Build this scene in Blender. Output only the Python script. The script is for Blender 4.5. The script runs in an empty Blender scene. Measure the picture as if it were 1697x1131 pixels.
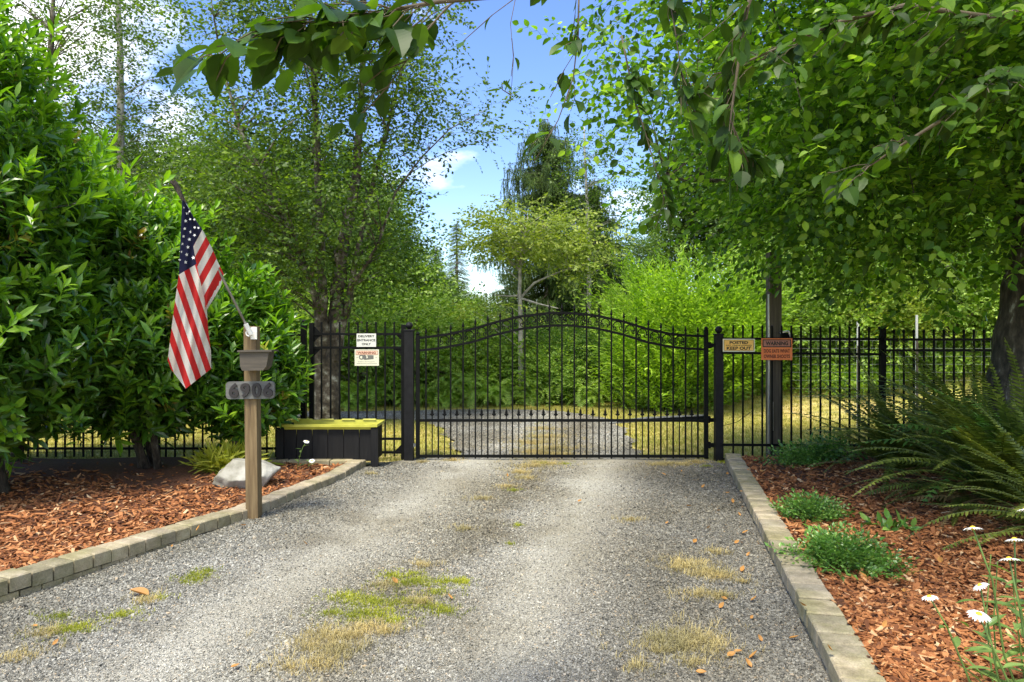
import bpy, math, random
import numpy as np
from mathutils import Vector, Matrix
random.seed(7); rng = np.random.default_rng(11)
R = math.radians
C = bpy.context.scene.collection
S = bpy.context.scene

# ------------------------------------------------------------------ camera, sky, sun, exposure
cam = bpy.data.cameras.new('camera'); cam.lens = 24; cam.sensor_width = 36; cam.clip_start = .05; cam.clip_end = 2000
co = bpy.data.objects.new('camera', cam); C.objects.link(co)
co.location = (0, 0, 1.5); co.rotation_euler = (R(90), 0, 0); S.camera = co
SUN_EL, SUN_AZ = 64, 212          # azimuth clockwise from +Y: behind the camera, a little to its left
az, el = R(SUN_AZ), R(SUN_EL)
sun_dir = Vector((math.sin(az) * math.cos(el), math.cos(az) * math.cos(el), math.sin(el)))
sl = bpy.data.lights.new('sun', 'SUN'); sl.energy = 3.5; sl.angle = R(14); sl.color = (1, .955, .87)
so = bpy.data.objects.new('sun', sl); C.objects.link(so); so.rotation_euler = sun_dir.to_track_quat('Z', 'Y').to_euler()
W = bpy.data.worlds.new('World'); S.world = W; W.use_nodes = True
nt = W.node_tree; bg = nt.nodes['Background']
sky = nt.nodes.new('ShaderNodeTexSky'); sky.sky_type = 'NISHITA'; sky.sun_disc = False
sky.sun_elevation = el; sky.sun_rotation = az; sky.air_density = 1.1; sky.dust_density = .3; sky.ozone_density = 3.2
tc = nt.nodes.new('ShaderNodeTexCoord'); mp = nt.nodes.new('ShaderNodeMapping'); mp.inputs['Scale'].default_value = (1.5, 1.5, 3.4)
mp.inputs['Location'].default_value = (2.35, .4, 1.15)
nz = nt.nodes.new('ShaderNodeTexNoise'); nz.inputs['Scale'].default_value = 1.5; nz.inputs['Detail'].default_value = 7; nz.inputs['Roughness'].default_value = .55
cr = nt.nodes.new('ShaderNodeValToRGB'); cr.color_ramp.elements[0].position = .47; cr.color_ramp.elements[1].position = .62
mx = nt.nodes.new('ShaderNodeMix'); mx.data_type = 'RGBA'; mx.inputs[7].default_value = (8.8, 9.0, 9.4, 1)
L = nt.links.new
L(tc.outputs['Generated'], mp.inputs[0]); L(mp.outputs[0], nz.inputs['Vector'])
acc = nz.outputs['Fac']
for dr, wd, amt in (((-.64, 1, .36), .42, .15), ((.24, 1, .16), .22, .15), ((.3, -1, .5), 1.3, .24)):       # cloud banks; the unseen one behind the camera is added for white fill
    dv = Vector(dr).normalized(); ds = nt.nodes.new('ShaderNodeVectorMath'); ds.operation = 'DISTANCE'; ds.inputs[1].default_value = dv; L(tc.outputs['Generated'], ds.inputs[0])
    mr = nt.nodes.new('ShaderNodeMapRange'); mr.inputs['From Min'].default_value = 0; mr.inputs['From Max'].default_value = wd; mr.inputs['To Min'].default_value = amt; mr.inputs['To Max'].default_value = 0
    L(ds.outputs['Value'], mr.inputs['Value']); ad = nt.nodes.new('ShaderNodeMath'); ad.operation = 'ADD'; L(acc, ad.inputs[0]); L(mr.outputs[0], ad.inputs[1]); acc = ad.outputs[0]
cr.color_ramp.elements[0].position = .61; cr.color_ramp.elements[1].position = .74
hs = nt.nodes.new('ShaderNodeHueSaturation'); hs.inputs['Hue'].default_value = .517; hs.inputs['Saturation'].default_value = 1.2; hs.inputs['Value'].default_value = 1.15
L(acc, cr.inputs[0]); L(sky.outputs[0], hs.inputs['Color']); L(cr.outputs[0], mx.inputs[0]); L(hs.outputs[0], mx.inputs[6]); L(mx.outputs[2], bg.inputs[0])
bg.inputs[1].default_value = .15
S.view_settings.view_transform = 'Standard'; S.view_settings.look = 'None'; S.view_settings.exposure = .96; S.view_settings.gamma = 1
S.view_settings.use_white_balance = True; S.view_settings.white_balance_temperature = 7050; S.view_settings.white_balance_tint = 7
S.cycles.max_bounces = 6; S.cycles.diffuse_bounces = 3; S.cycles.glossy_bounces = 2; S.cycles.transmission_bounces = 4
S.cycles.caustics_reflective = False; S.cycles.caustics_refractive = False; S.cycles.sample_clamp_indirect = 4

F = 1131.0
def P(px, py, Y): return Vector(((px - 848.5) / F * Y, Y, 1.5 - (py - 566) / F * Y))   # photo pixel at a known distance -> place
def G(px, py, z=0.0):
    Y = (1.5 - z) * F / (py - 566); return Vector(((px - 848.5) / F * Y, Y, z))

# ------------------------------------------------------------------ materials
def newmat(name):
    m = bpy.data.materials.new(name); m.use_nodes = True
    n = m.node_tree; return m, n, n.nodes['Principled BSDF'], n.nodes['Material Output']
def ramp(n, stops):
    r = n.nodes.new('ShaderNodeValToRGB'); e = r.color_ramp.elements
    while len(e) < len(stops): e.new(.5)
    for i, (p, c) in enumerate(stops): e[i].position = p; e[i].color = (*c, 1)
    return r
def noise(n, scale, detail=4, rough=.55, coord='Object', dist=0, sc=None):
    t = n.nodes.new('ShaderNodeTexCoord'); x = n.nodes.new('ShaderNodeTexNoise')
    x.inputs['Scale'].default_value = scale; x.inputs['Detail'].default_value = detail; x.inputs['Roughness'].default_value = rough
    x.inputs['Distortion'].default_value = dist
    if sc:
        m = n.nodes.new('ShaderNodeMapping'); m.inputs['Scale'].default_value = sc
        n.links.new(t.outputs[coord], m.inputs[0]); n.links.new(m.outputs[0], x.inputs['Vector'])
    else: n.links.new(t.outputs[coord], x.inputs['Vector'])
    return x
def bump(n, src, strength, dist, b):
    k = n.nodes.new('ShaderNodeBump'); k.inputs['Strength'].default_value = strength; k.inputs['Distance'].default_value = dist
    n.links.new(src, k.inputs['Height']); n.links.new(k.outputs[0], b.inputs['Normal']); return k
def mixc(n, fac, a, b, mode='MIX'):
    m = n.nodes.new('ShaderNodeMix'); m.data_type = 'RGBA'; m.blend_type = mode
    for s, v in ((0, fac), (6, a), (7, b)):
        if isinstance(v, (int, float)): m.inputs[s].default_value = v
        elif isinstance(v, tuple): m.inputs[s].default_value = (*v, 1)
        else: n.links.new(v, m.inputs[s])
    return m.outputs[2]
def island(n): return n.nodes.new('ShaderNodeNewGeometry').outputs['Random Per Island']

def leafmat(name, stops, tr=.38, rough=.42, trc=(1.5, 1.6, .6), spec=.4, var=2.2):
    m, n, b, o = newmat(name)
    r = ramp(n, stops); n.links.new(island(n), r.inputs[0])
    nn = noise(n, var, 2, coord='Object'); rr = ramp(n, [(.3, (.66, .7, .66)), (.7, (1.28, 1.22, 1.0))]); n.links.new(nn.outputs['Fac'], rr.inputs[0])
    col = mixc(n, 1.0, r.outputs[0], rr.outputs[0], 'MULTIPLY')
    n.links.new(col, b.inputs['Base Color']); b.inputs['Roughness'].default_value = rough
    b.inputs['Specular IOR Level'].default_value = spec
    t = n.nodes.new('ShaderNodeBsdfTranslucent'); c2 = mixc(n, 1.0, col, trc, 'MULTIPLY'); n.links.new(c2, t.inputs[0])
    ms = n.nodes.new('ShaderNodeMixShader'); ms.inputs[0].default_value = tr
    n.links.new(b.outputs[0], ms.inputs[1]); n.links.new(t.outputs[0], ms.inputs[2]); n.links.new(ms.outputs[0], o.inputs[0])
    return m
def surf(name, stops, scale=6, rough=.7, bs=.3, bd=.01, detail=6, sc=None, metal=0, spec=.5, isl=0, coord='Object'):
    m, n, b, o = newmat(name)
    x = noise(n, scale, detail, .6, sc=sc, coord=coord); r = ramp(n, stops); n.links.new(x.outputs['Fac'], r.inputs[0])
    col = r.outputs[0]
    if isl:
        q = ramp(n, [(0, (1 - isl,) * 3), (1, (1 + isl,) * 3)]); n.links.new(island(n), q.inputs[0]); col = mixc(n, 1.0, col, q.outputs[0], 'MULTIPLY')
    n.links.new(col, b.inputs['Base Color']); b.inputs['Roughness'].default_value = rough
    b.inputs['Metallic'].default_value = metal; b.inputs['Specular IOR Level'].default_value = spec
    if bs: bump(n, x.outputs['Fac'], bs, bd, b)
    return m
M = {}
M['laurel'] = leafmat('laurel_leaf', [(0, (.03, .09, .013)), (.5, (.06, .16, .018)), (.85, (.11, .25, .022)), (1, (.17, .33, .035))], .3, .3, spec=.55, var=1.1)
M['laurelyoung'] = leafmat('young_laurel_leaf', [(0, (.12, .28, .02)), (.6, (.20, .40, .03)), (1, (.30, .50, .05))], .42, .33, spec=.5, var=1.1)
M['laurelold'] = leafmat('yellowed_laurel_leaf', [(0, (.16, .10, .03)), (.5, (.32, .26, .05)), (1, (.30, .33, .05))], .3, .5)
M['alder'] = leafmat('alder_leaf', [(0, (.04, .08, .014)), (.6, (.09, .17, .022)), (1, (.20, .30, .045))], .42, .45)
M['canopy'] = leafmat('canopy_leaf', [(0, (.035, .085, .014)), (.5, (.09, .20, .022)), (.82, (.18, .33, .035)), (1, (.36, .50, .11))], .5, .42, trc=(1.7, 1.9, .6))
M['nearleafshade'] = leafmat('shade_darkened_canopy_leaf', [(0, (.02, .045, .009)), (.5, (.04, .09, .014)), (.9, (.07, .15, .02)), (1, (.15, .26, .04))], .36, .45, trc=(1.8, 1.9, .5), var=9, spec=.22)  # darker copy of the canopy leaf, shade of the undersides put into the colour
M['wood_green'] = leafmat('woodland_leaf', [(0, (.06, .12, .022)), (.6, (.12, .22, .035)), (1, (.24, .36, .08))], .35, .5, var=.5)
M['bush_green'] = leafmat('bush_leaf', [(0, (.11, .21, .035)), (.6, (.24, .39, .07)), (1, (.42, .55, .16))], .38, .5, var=.5)
M['wood_dark'] = leafmat('dark_woodland_leaf', [(0, (.035, .07, .018)), (.6, (.07, .13, .03)), (1, (.14, .21, .06))], .3, .5, var=.5)
M['bright'] = leafmat('bright_shrub_leaf', [(0, (.13, .24, .02)), (.5, (.26, .44, .04)), (1, (.42, .60, .10))], .42, .45, var=.7)
M['dogwood'] = leafmat('dogwood_leaf', [(0, (.16, .23, .04)), (.6, (.27, .35, .06)), (1, (.42, .48, .13))], .38, .5)
M['conifer'] = leafmat('conifer_needle', [(0, (.04, .08, .022)), (.6, (.075, .135, .032)), (1, (.15, .23, .05))], .25, .6)
M['fern'] = leafmat('sword_fern', [(0, (.07, .10, .02)), (.6, (.13, .18, .032)), (1, (.26, .30, .07))], .3, .42, spec=.5)
M['fernbright'] = leafmat('bright_fern', [(0, (.10, .24, .05)), (1, (.24, .42, .09))], .35, .5)
M['bracken'] = leafmat('bracken_leaf', [(0, (.22, .38, .07)), (1, (.48, .64, .17))], .35, .5)
M['dryfern'] = leafmat('dry_fern', [(0, (.16, .10, .045)), (1, (.36, .25, .11))], .25, .6, trc=(1.2, 1, .7))
M['periwinkle'] = leafmat('groundcover_leaf', [(0, (.05, .13, .025)), (.7, (.12, .28, .05)), (1, (.28, .46, .12))], .25, .35, spec=.6)
M['daisyleaf'] = leafmat('daisy_leaf', [(0, (.10, .19, .05)), (1, (.24, .36, .12))], .3, .5)
M['grassgreen'] = leafmat('green_grass', [(0, (.20, .25, .02)), (1, (.50, .50, .08))], .3, .6)
M['grassdry'] = leafmat('dry_grass', [(0, (.35, .28, .12)), (1, (.66, .56, .30))], .3, .7, trc=(1.1, 1, .8))
M['lawn'] = leafmat('lawn_grass', [(0, (.25, .30, .05)), (.5, (.48, .45, .13)), (1, (.70, .60, .27))], .3, .7, trc=(1.1, 1, .7), var=.5)
M['fallen'] = leafmat('fallen_leaf', [(0, (.32, .10, .03)), (.5, (.48, .21, .06)), (.8, (.55, .33, .10)), (1, (.5, .45, .15))], .2, .6, trc=(1.1, 1, .7))
M['bark'] = surf('grey_bark', [(.35, (.022, .017, .012)), (.5, (.09, .07, .05)), (.6, (.20, .18, .14)), (.68, (.42, .41, .36))], 7, .9, .8, .03)
M['barkdark'] = surf('dark_bark', [(.32, (.012, .010, .008)), (.5, (.06, .048, .036)), (.62, (.12, .10, .075)), (.68, (.36, .36, .32))], 16, .9, 1, .05, sc=(1, 1, .35))
M['barkpale'] = surf('pale_bark', [(.3, (.16, .14, .12)), (.6, (.42, .40, .36))], 10, .9, .5, .01)
M['twig'] = surf('twig_bark', [(.3, (.06, .045, .03)), (.7, (.14, .11, .07))], 12, .9, .2, .01)
M['black'] = surf('black_powdercoat', [(.3, (.003, .0035, .0035)), (.7, (.007, .0075, .0075))], 30, .6, .05, .002, spec=.12)
M['blackpost'] = surf('black_steel_post', [(.3, (.007, .007, .008)), (.7, (.015, .015, .017))], 14, .55, .1, .002, spec=.18)
M['postwood'] = surf('weathered_cedar', [(.3, (.09, .055, .025)), (.5, (.165, .11, .05)), (.7, (.24, .17, .085))], 5, .8, .25, .004, sc=(8, 8, .5))
M['boxwood'] = surf('grey_brown_wood', [(.3, (.05, .042, .033)), (.7, (.11, .092, .07))], 5, .8, .25, .004, sc=(.7, 8, 8))
M['plaque'] = surf('grey_plaque', [(.3, (.08, .08, .076)), (.7, (.16, .158, .148))], 14, .7, .3, .003, sc=(.6, 4, 4))
M['utility'] = surf('dark_treated_post', [(.3, (.06, .048, .035)), (.7, (.14, .115, .085))], 5, .9, .3, .004, sc=(8, 8, .5))
M['planter'] = surf('black_stained_boards', [(.3, (.005, .005, .006)), (.7, (.014, .0135, .014))], 6, .65, .3, .003, sc=(8, 8, .5), isl=.35, spec=.25)
M['yellow'] = surf('yellow_plastic', [(.3, (.42, .41, .05)), (.7, (.60, .58, .10))], 8, .35, .05, .002)
M['white'] = surf('white_metal', [(.3, (.6, .6, .58)), (.7, (.78, .78, .76))], 12, .45, .05, .001)
M['polemetal'] = surf('grey_pole', [(.3, (.22, .23, .22)), (.7, (.42, .43, .41))], 10, .4, .05, .001, metal=.6)
M['silver'] = surf('silver_tube', [(.3, (.5, .5, .5)), (.7, (.65, .65, .65))], 10, .3, .02, .001, metal=.7)
M['signwhite'] = surf('sign_white', [(.3, (.62, .63, .58)), (.7, (.76, .76, .71))], 5, .5, 0)
M['signcream'] = surf('sign_cream', [(.3, (.66, .64, .50)), (.7, (.78, .76, .62))], 5, .5, 0)
M['signorange'] = surf('sign_orange', [(.3, (.95, .50, .10)), (.7, (.98, .62, .18))], 5, .45, 0)
M['signred'] = surf('sign_red_orange', [(.3, (.78, .17, .05)), (.7, (.88, .24, .07))], 5, .45, 0)
M['signpink'] = surf('sign_pink_panel', [(.3, (.42, .16, .12)), (.7, (.5, .2, .15))], 5, .5, 0)
M['signsalmon'] = surf('sign_salmon_panel', [(.3, (.80, .50, .36)), (.7, (.86, .58, .44))], 5, .5, 0)
M['ink'] = surf('sign_ink', [(.3, (.015, .012, .012)), (.7, (.025, .02, .02))], 5, .6, 0)
M['inkbrown'] = surf('sign_brown_ink', [(.3, (.16, .03, .015)), (.7, (.20, .045, .02))], 5, .6, 0)
M['inkgrey'] = surf('sign_grey_ink', [(.3, (.12, .12, .11)), (.7, (.16, .16, .14))], 5, .6, 0)
M['rock'] = surf('boulder_rock', [(.25, (.13, .125, .09)), (.45, (.26, .25, .21)), (.6, (.36, .35, .31)), (.75, (.46, .45, .41))], 5, .85, .7, .03)
M['petal'] = surf('daisy_petal', [(.3, (.74, .74, .72)), (.7, (.82, .82, .80))], 20, .6, 0)
M['disc'] = surf('daisy_disc', [(.3, (.65, .42, .02)), (.7, (.8, .6, .05))], 60, .7, .3, .002)

def curbmat():
    m, n, b, o = newmat('concrete_block')
    x = noise(n, 9, 8, .7); r = ramp(n, [(.25, (.20, .165, .115)), (.5, (.37, .315, .225)), (.75, (.50, .44, .335))]); n.links.new(x.outputs['Fac'], r.inputs[0])
    q = ramp(n, [(0, (.8, .8, .82)), (1, (1.16, 1.12, 1.06))]); n.links.new(island(n), q.inputs[0])
    x3 = noise(n, 2.2, 6, .7); q3 = ramp(n, [(.42, (1, 1, 1)), (.62, (.62, .66, .50))]); n.links.new(x3.outputs['Fac'], q3.inputs[0])
    x2 = noise(n, 120, 3, .7); q2 = ramp(n, [(.3, (.72, .72, .72)), (.7, (1.2, 1.2, 1.2))]); n.links.new(x2.outputs['Fac'], q2.inputs[0])
    c = mixc(n, 1, r.outputs[0], q.outputs[0], 'MULTIPLY'); c = mixc(n, 1, c, q2.outputs[0], 'MULTIPLY'); c = mixc(n, 1, c, q3.outputs[0], 'MULTIPLY')
    n.links.new(c, b.inputs['Base Color']); b.inputs['Roughness'].default_value = .9; bump(n, x2.outputs['Fac'], .5, .004, b); return m
M['curb'] = curbmat()
def tracks(n):      # wheel tracks worn pale, a browner strip between them, darker loose edges
    t = n.nodes.new('ShaderNodeTexCoord'); sp = n.nodes.new('ShaderNodeSeparateXYZ'); n.links.new(t.outputs['Object'], sp.inputs[0])
    a = n.nodes.new('ShaderNodeMath'); a.operation = 'MULTIPLY_ADD'; n.links.new(sp.outputs[1], a.inputs[0]); a.inputs[1].default_value = -.236; n.links.new(sp.outputs[0], a.inputs[2])
    w = noise(n, 1.6, 5, .6); b = n.nodes.new('ShaderNodeMath'); b.operation = 'MULTIPLY_ADD'; n.links.new(w.outputs['Fac'], b.inputs[0]); b.inputs[1].default_value = .9; n.links.new(a.outputs[0], b.inputs[2])
    c = n.nodes.new('ShaderNodeMapRange'); c.inputs['From Min'].default_value = -4.13; c.inputs['From Max'].default_value = 1.87; n.links.new(b.outputs[0], c.inputs['Value'])
    # value = (t+3)/6 with t measured across the drive
    return ramp(n, [(.18, (.80, .79, .74)), (.30, (1.0, .99, .95)), (.36, (1.26, 1.25, 1.19)), (.45, (1.0, .97, .88)), (.50, (.76, .72, .62)), (.55, (.98, .96, .90)), (.625, (1.26, 1.25, 1.19)), (.68, (.96, .94, .89)), (.73, (.68, .66, .61))]), c
def gravelmat():
    m, n, b, o = newmat('gravel_bed')
    t = n.nodes.new('ShaderNodeTexCoord'); v = n.nodes.new('ShaderNodeTexVoronoi'); v.inputs['Scale'].default_value = 125
    n.links.new(t.outputs['Object'], v.inputs['Vector'])
    sx = n.nodes.new('ShaderNodeSeparateColor'); n.links.new(v.outputs['Color'], sx.inputs[0])
    r = ramp(n, [(0, (.17, .165, .145)), (.5, (.28, .27, .24)), (1, (.38, .365, .325))]); n.links.new(sx.outputs[0], r.inputs[0])
    big = noise(n, .8, 5, .6, coord='Object'); q = ramp(n, [(.35, (.74, .70, .62)), (.65, (1.14, 1.14, 1.14))]); n.links.new(big.outputs['Fac'], q.inputs[0])
    c = mixc(n, 1, r.outputs[0], q.outputs[0], 'MULTIPLY')
    q2, src = tracks(n); n.links.new(src.outputs[0], q2.inputs[0]); c = mixc(n, 1, c, q2.outputs[0], 'MULTIPLY')
    n.links.new(c, b.inputs['Base Color']); b.inputs['Roughness'].default_value = .9
    bump(n, v.outputs['Distance'], .8, .008, b); b.inputs['Specular IOR Level'].default_value = .2
    return m
M['gravel'] = gravelmat()
def stonemat():
    m, n, b, o = newmat('crushed_stone')
    r = ramp(n, [(0, (.085, .085, .08)), (.35, (.205, .203, .19)), (.7, (.315, .312, .29)), (.93, (.46, .455, .42)), (1, (.42, .33, .23))]); n.links.new(island(n), r.inputs[0])
    big = noise(n, .8, 5, .6, coord='Object'); q = ramp(n, [(.35, (.78, .75, .68)), (.65, (1.12, 1.12, 1.12))]); n.links.new(big.outputs['Fac'], q.inputs[0])
    c = mixc(n, 1, r.outputs[0], q.outputs[0], 'MULTIPLY')
    q2, src = tracks(n); n.links.new(src.outputs[0], q2.inputs[0]); c = mixc(n, 1, c, q2.outputs[0], 'MULTIPLY')
    n.links.new(c, b.inputs['Base Color']); b.inputs['Roughness'].default_value = .85; b.inputs['Specular IOR Level'].default_value = .25
    return m
M['stone'] = stonemat()
def chipmat():
    m, n, b, o = newmat('bark_chip')
    r = ramp(n, [(0, (.07, .025, .011)), (.35, (.23, .082, .028)), (.75, (.38, .15, .052)), (.93, (.50, .24, .10)), (1, (.6, .42, .24))]); n.links.new(island(n), r.inputs[0])
    n.links.new(r.outputs[0], b.inputs['Base Color']); b.inputs['Roughness'].default_value = .75; b.inputs['Specular IOR Level'].default_value = .3
    return m
M['chip'] = chipmat()
M['mulch'] = surf('bark_mulch_soil', [(.3, (.045, .018, .009)), (.7, (.17, .06, .022))], 40, .9, 1, .02)
def lawnmat():
    m, n, b, o = newmat('meadow_ground')
    x = noise(n, .45, 6, .65); r = ramp(n, [(.34, (.22, .28, .05)), (.47, (.42, .40, .11)), (.6, (.62, .50, .22)), (.75, (.55, .40, .2))]); n.links.new(x.outputs['Fac'], r.inputs[0])
    y = noise(n, 26, 5, .75); q = ramp(n, [(.3, (.62, .62, .6)), (.7, (1.3, 1.3, 1.25))]); n.links.new(y.outputs['Fac'], q.inputs[0])
    c = mixc(n, 1, r.outputs[0], q.outputs[0], 'MULTIPLY'); n.links.new(c, b.inputs['Base Color'])
    b.inputs['Roughness'].default_value = 1; b.inputs['Specular IOR Level'].default_value = .1; bump(n, y.outputs['Fac'], .6, .03, b); return m
M['meadow'] = lawnmat()
M['forestfloor'] = surf('forest_floor', [(.3, (.025, .035, .012)), (.7, (.07, .09, .03))], 3, 1, .5, .1)

# ------------------------------------------------------------------ mesh helpers
class MB:
    def __init__(s): s.v = []; s.f = []; s.n = 0
    def add(s, verts, faces, m=0):            # faces: list of tuples
        s.v.append(np.asarray([tuple(p) for p in verts], dtype=np.float32)); s.f.append(('L', [tuple(i + s.n for i in f) for f in faces], m)); s.n += len(verts)
    def tri(s, verts, tris, m=0):             # numpy arrays
        s.v.append(verts.astype(np.float32)); s.f.append(('T', tris.astype(np.int32) + s.n, m)); s.n += len(verts)
    def box(s, c, size, rot=None, m=0, bev=0):
        hx, hy, hz = (q / 2 for q in size)
        if bev:
            b = bev; vs = [(x * hx, y * hy, -hz) for x, y in ((-1, -1), (1, -1), (1, 1), (-1, 1))] + [(x * hx, y * hy, hz - b) for x, y in ((-1, -1), (1, -1), (1, 1), (-1, 1))] + \
                [(x * (hx - b), y * (hy - b), hz) for x, y in ((-1, -1), (1, -1), (1, 1), (-1, 1))]
            fs = [(3, 2, 1, 0)] + [(i, (i + 1) % 4, 4 + (i + 1) % 4, 4 + i) for i in range(4)] + [(4 + i, 4 + (i + 1) % 4, 8 + (i + 1) % 4, 8 + i) for i in range(4)] + [(8, 9, 10, 11)]
        else:
            vs = [(x * hx, y * hy, z * hz) for z in (-1, 1) for x, y in ((-1, -1), (1, -1), (1, 1), (-1, 1))]
            fs = [(3, 2, 1, 0), (4, 5, 6, 7)] + [(i, (i + 1) % 4, 4 + (i + 1) % 4, 4 + i) for i in range(4)]
        c = Vector(c); vs = [(rot @ Vector(v) if rot else Vector(v)) + c for v in vs]
        s.add(vs, fs, m); return s
    def tube(s, pts, rad, sides=6, m=0, cap=True):
        pts = [Vector(p) for p in pts]; k = len(pts)
        if not hasattr(rad, '__len__'): rad = [rad] * k
        vs = []; up = None
        for i, p in enumerate(pts):
            d = (pts[min(i + 1, k - 1)] - pts[max(i - 1, 0)]).normalized()
            if up is None: up = Vector((0, 0, 1)) if abs(d.z) < .9 else Vector((0, 1, 0))
            a = d.cross(up).normalized(); up = a.cross(d).normalized()
            for j in range(sides):
                t = 2 * math.pi * (j + .5) / sides; vs.append(p + (a * math.cos(t) + up * math.sin(t)) * rad[i])
        fs = [(i * sides + j, i * sides + (j + 1) % sides, (i + 1) * sides + (j + 1) % sides, (i + 1) * sides + j) for i in range(k - 1) for j in range(sides)]
        if cap: fs += [tuple(range(sides - 1, -1, -1)), tuple((k - 1) * sides + j for j in range(sides))]
        s.add(vs, fs, m); return s
    def lathe(s, c, prof, sides=14, m=0, axis='Z', rot=None):
        c = Vector(c); vs = []
        for r, z in prof:
            for j in range(sides):
                t = 2 * math.pi * j / sides; v = Vector((r * math.cos(t), r * math.sin(t), z)); vs.append((rot @ v if rot else v) + c)
        k = len(prof)
        fs = [(i * sides + j, i * sides + (j + 1) % sides, (i + 1) * sides + (j + 1) % sides, (i + 1) * sides + j) for i in range(k - 1) for j in range(sides)]
        fs += [tuple(range(sides - 1, -1, -1)), tuple((k - 1) * sides + j for j in range(sides))]
        s.add(vs, fs, m); return s
    def prism(s, poly, y0, y1, m=0):         # outline in x,z pushed from y0 to y1
        n = len(poly); vs = [(x, y0, z) for x, z in poly] + [(x, y1, z) for x, z in poly]
        s.add(vs, [tuple(range(n)), tuple(range(2 * n - 1, n - 1, -1))] + [(i, n + i, n + (i + 1) % n, (i + 1) % n) for i in range(n)], m); return s
    def build(s, name, mats, parent=None, smooth=False, origin=None):
        V = np.concatenate(s.v) if s.v else np.zeros((0, 3), np.float32)
        loops = []; tot = []; mi = []
        for kind, f, m in s.f:
            if kind == 'T': loops.append(f.ravel()); tot.append(np.full(len(f), 3, np.int32)); mi.append(np.full(len(f), m, np.int32))
            else:
                loops.append(np.array([i for q in f for i in q], np.int32)); tot.append(np.array([len(q) for q in f], np.int32)); mi.append(np.full(len(f), m, np.int32))
        lo = np.concatenate(loops); to = np.concatenate(tot); mi = np.concatenate(mi)
        base = Vector((0, 0, 0))
        if origin is not None: base = Vector(origin); V = V - np.array(base, np.float32)
        me = bpy.data.meshes.new(name); me.vertices.add(len(V)); me.vertices.foreach_set('co', V.ravel())
        me.loops.add(len(lo)); me.loops.foreach_set('vertex_index', lo.astype(np.int32))
        me.polygons.add(len(to)); st = np.concatenate([[0], np.cumsum(to)[:-1]]).astype(np.int32)
        me.polygons.foreach_set('loop_start', st); me.polygons.foreach_set('loop_total', to.astype(np.int32)); me.polygons.foreach_set('material_index', mi.astype(np.int32))
        me.polygons.foreach_set('use_smooth', np.full(len(to), bool(smooth)))
        me.update(calc_edges=True); me.validate()
        for q in (mats if isinstance(mats, (list, tuple)) else [mats]): me.materials.append(M[q] if isinstance(q, str) else q)
        o = bpy.data.objects.new(name, me); C.objects.link(o); o.location = base
        if parent: o.parent = parent; o.location = base - Vector(parent.get('_o', (0, 0, 0)))
        return o
def tag(o, label=None, cat=None, group=None, kind=None):
    if label: o['label'] = label
    if cat: o['category'] = cat
    if group: o['group'] = group
    if kind: o['kind'] = kind
    return o
def thing(name, loc, label, cat, group=None):
    o = bpy.data.objects.new(name, None); C.objects.link(o); o.location = Vector(loc); o.empty_display_size = .1
    ORG[o.name] = Vector(loc); return tag(o, label, cat, group)
ORG = {}
def part(mb, name, mats, t, smooth=False, world=True):      # verts given in world space, stored relative to the thing
    org = ORG[t.name]; o = mb.build(name, mats, None, smooth); o.parent = t
    if world: o.data.transform(Matrix.Translation(-org))
    ORG[o.name] = org; return o
def subpart(mb, name, mats, p, smooth=False): return part(mb, name, mats, p, smooth)
def copy_tree(o, parent=None):
    c = o.copy(); C.objects.link(c); c.parent = parent
    for ch in list(o.children): copy_tree(ch, c)
    return c

def norm(a): return a / np.maximum(np.linalg.norm(a, axis=-1, keepdims=True), 1e-9)
def frames(d, roll=None, up=(0, 0, 1)):       # columns: side, dir, normal
    d = norm(np.asarray(d, float)); n = len(d); u = np.tile(np.array(up, float), (n, 1))
    bad = np.abs((d * u).sum(1)) > .97; u[bad] = (1, 0, 0)
    x = norm(np.cross(d, u)); z = np.cross(x, d)
    if roll is not None:
        c, s = np.cos(roll)[:, None], np.sin(roll)[:, None]; x, z = x * c + z * s, z * c - x * s
    return np.stack([x, d, z], axis=2)
def inst(mb, tmpls, Mx, Pos, scale, m=0):
    n = len(Pos); pick = rng.integers(0, len(tmpls), n); scale = np.broadcast_to(np.asarray(scale, float), (n,))
    for k, (tv, tt) in enumerate(tmpls):
        s = np.nonzero(pick == k)[0]
        if not len(s): continue
        V = np.einsum('nij,kj->nki', Mx[s] * scale[s][:, None, None], tv) + Pos[s][:, None, :]
        T = tt[None] + (np.arange(len(s)) * len(tv))[:, None, None]
        mb.tri(V.reshape(-1, 3), T.reshape(-1, 3), m)
def leaf(L=1, Wd=.5, n=3, fold=.12, curve=-.15, peak=.42, serr=0, petiole=0):
    vs = []; st = []
    for i in range(n + 1):
        t = i / n; y = petiole + t * L; z = curve * L * t * t
        w = 0 if i in (0, n) else Wd / 2 * (math.sin(math.pi * t ** (math.log(.5) / math.log(peak)))) ** .8
        if w and serr: w *= 1 + serr * (1 if i % 2 else -1)
        if w == 0: st.append([len(vs)]); vs.append((0, y, z))
        else: st.append([len(vs), len(vs) + 1, len(vs) + 2]); vs += [(-w, y, z + fold * w), (0, y, z), (w, y, z + fold * w)]
    T = []
    for a, b in zip(st, st[1:]):
        if len(a) == 1: T += [(a[0], b[1], b[0]), (a[0], b[2], b[1])]
        elif len(b) == 1: T += [(a[0], a[1], b[0]), (a[1], a[2], b[0])]
        else: T += [(a[0], a[1], b[1]), (a[0], b[1], b[0]), (a[1], a[2], b[2]), (a[1], b[2], b[1])]
    if petiole:
        k = len(vs); w = .012 * L; vs += [(-w, 0, 0), (w, 0, 0), (0, petiole, 0)]; T.append((k, k + 1, k + 2))
    return np.array(vs, float), np.array(T)
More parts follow.
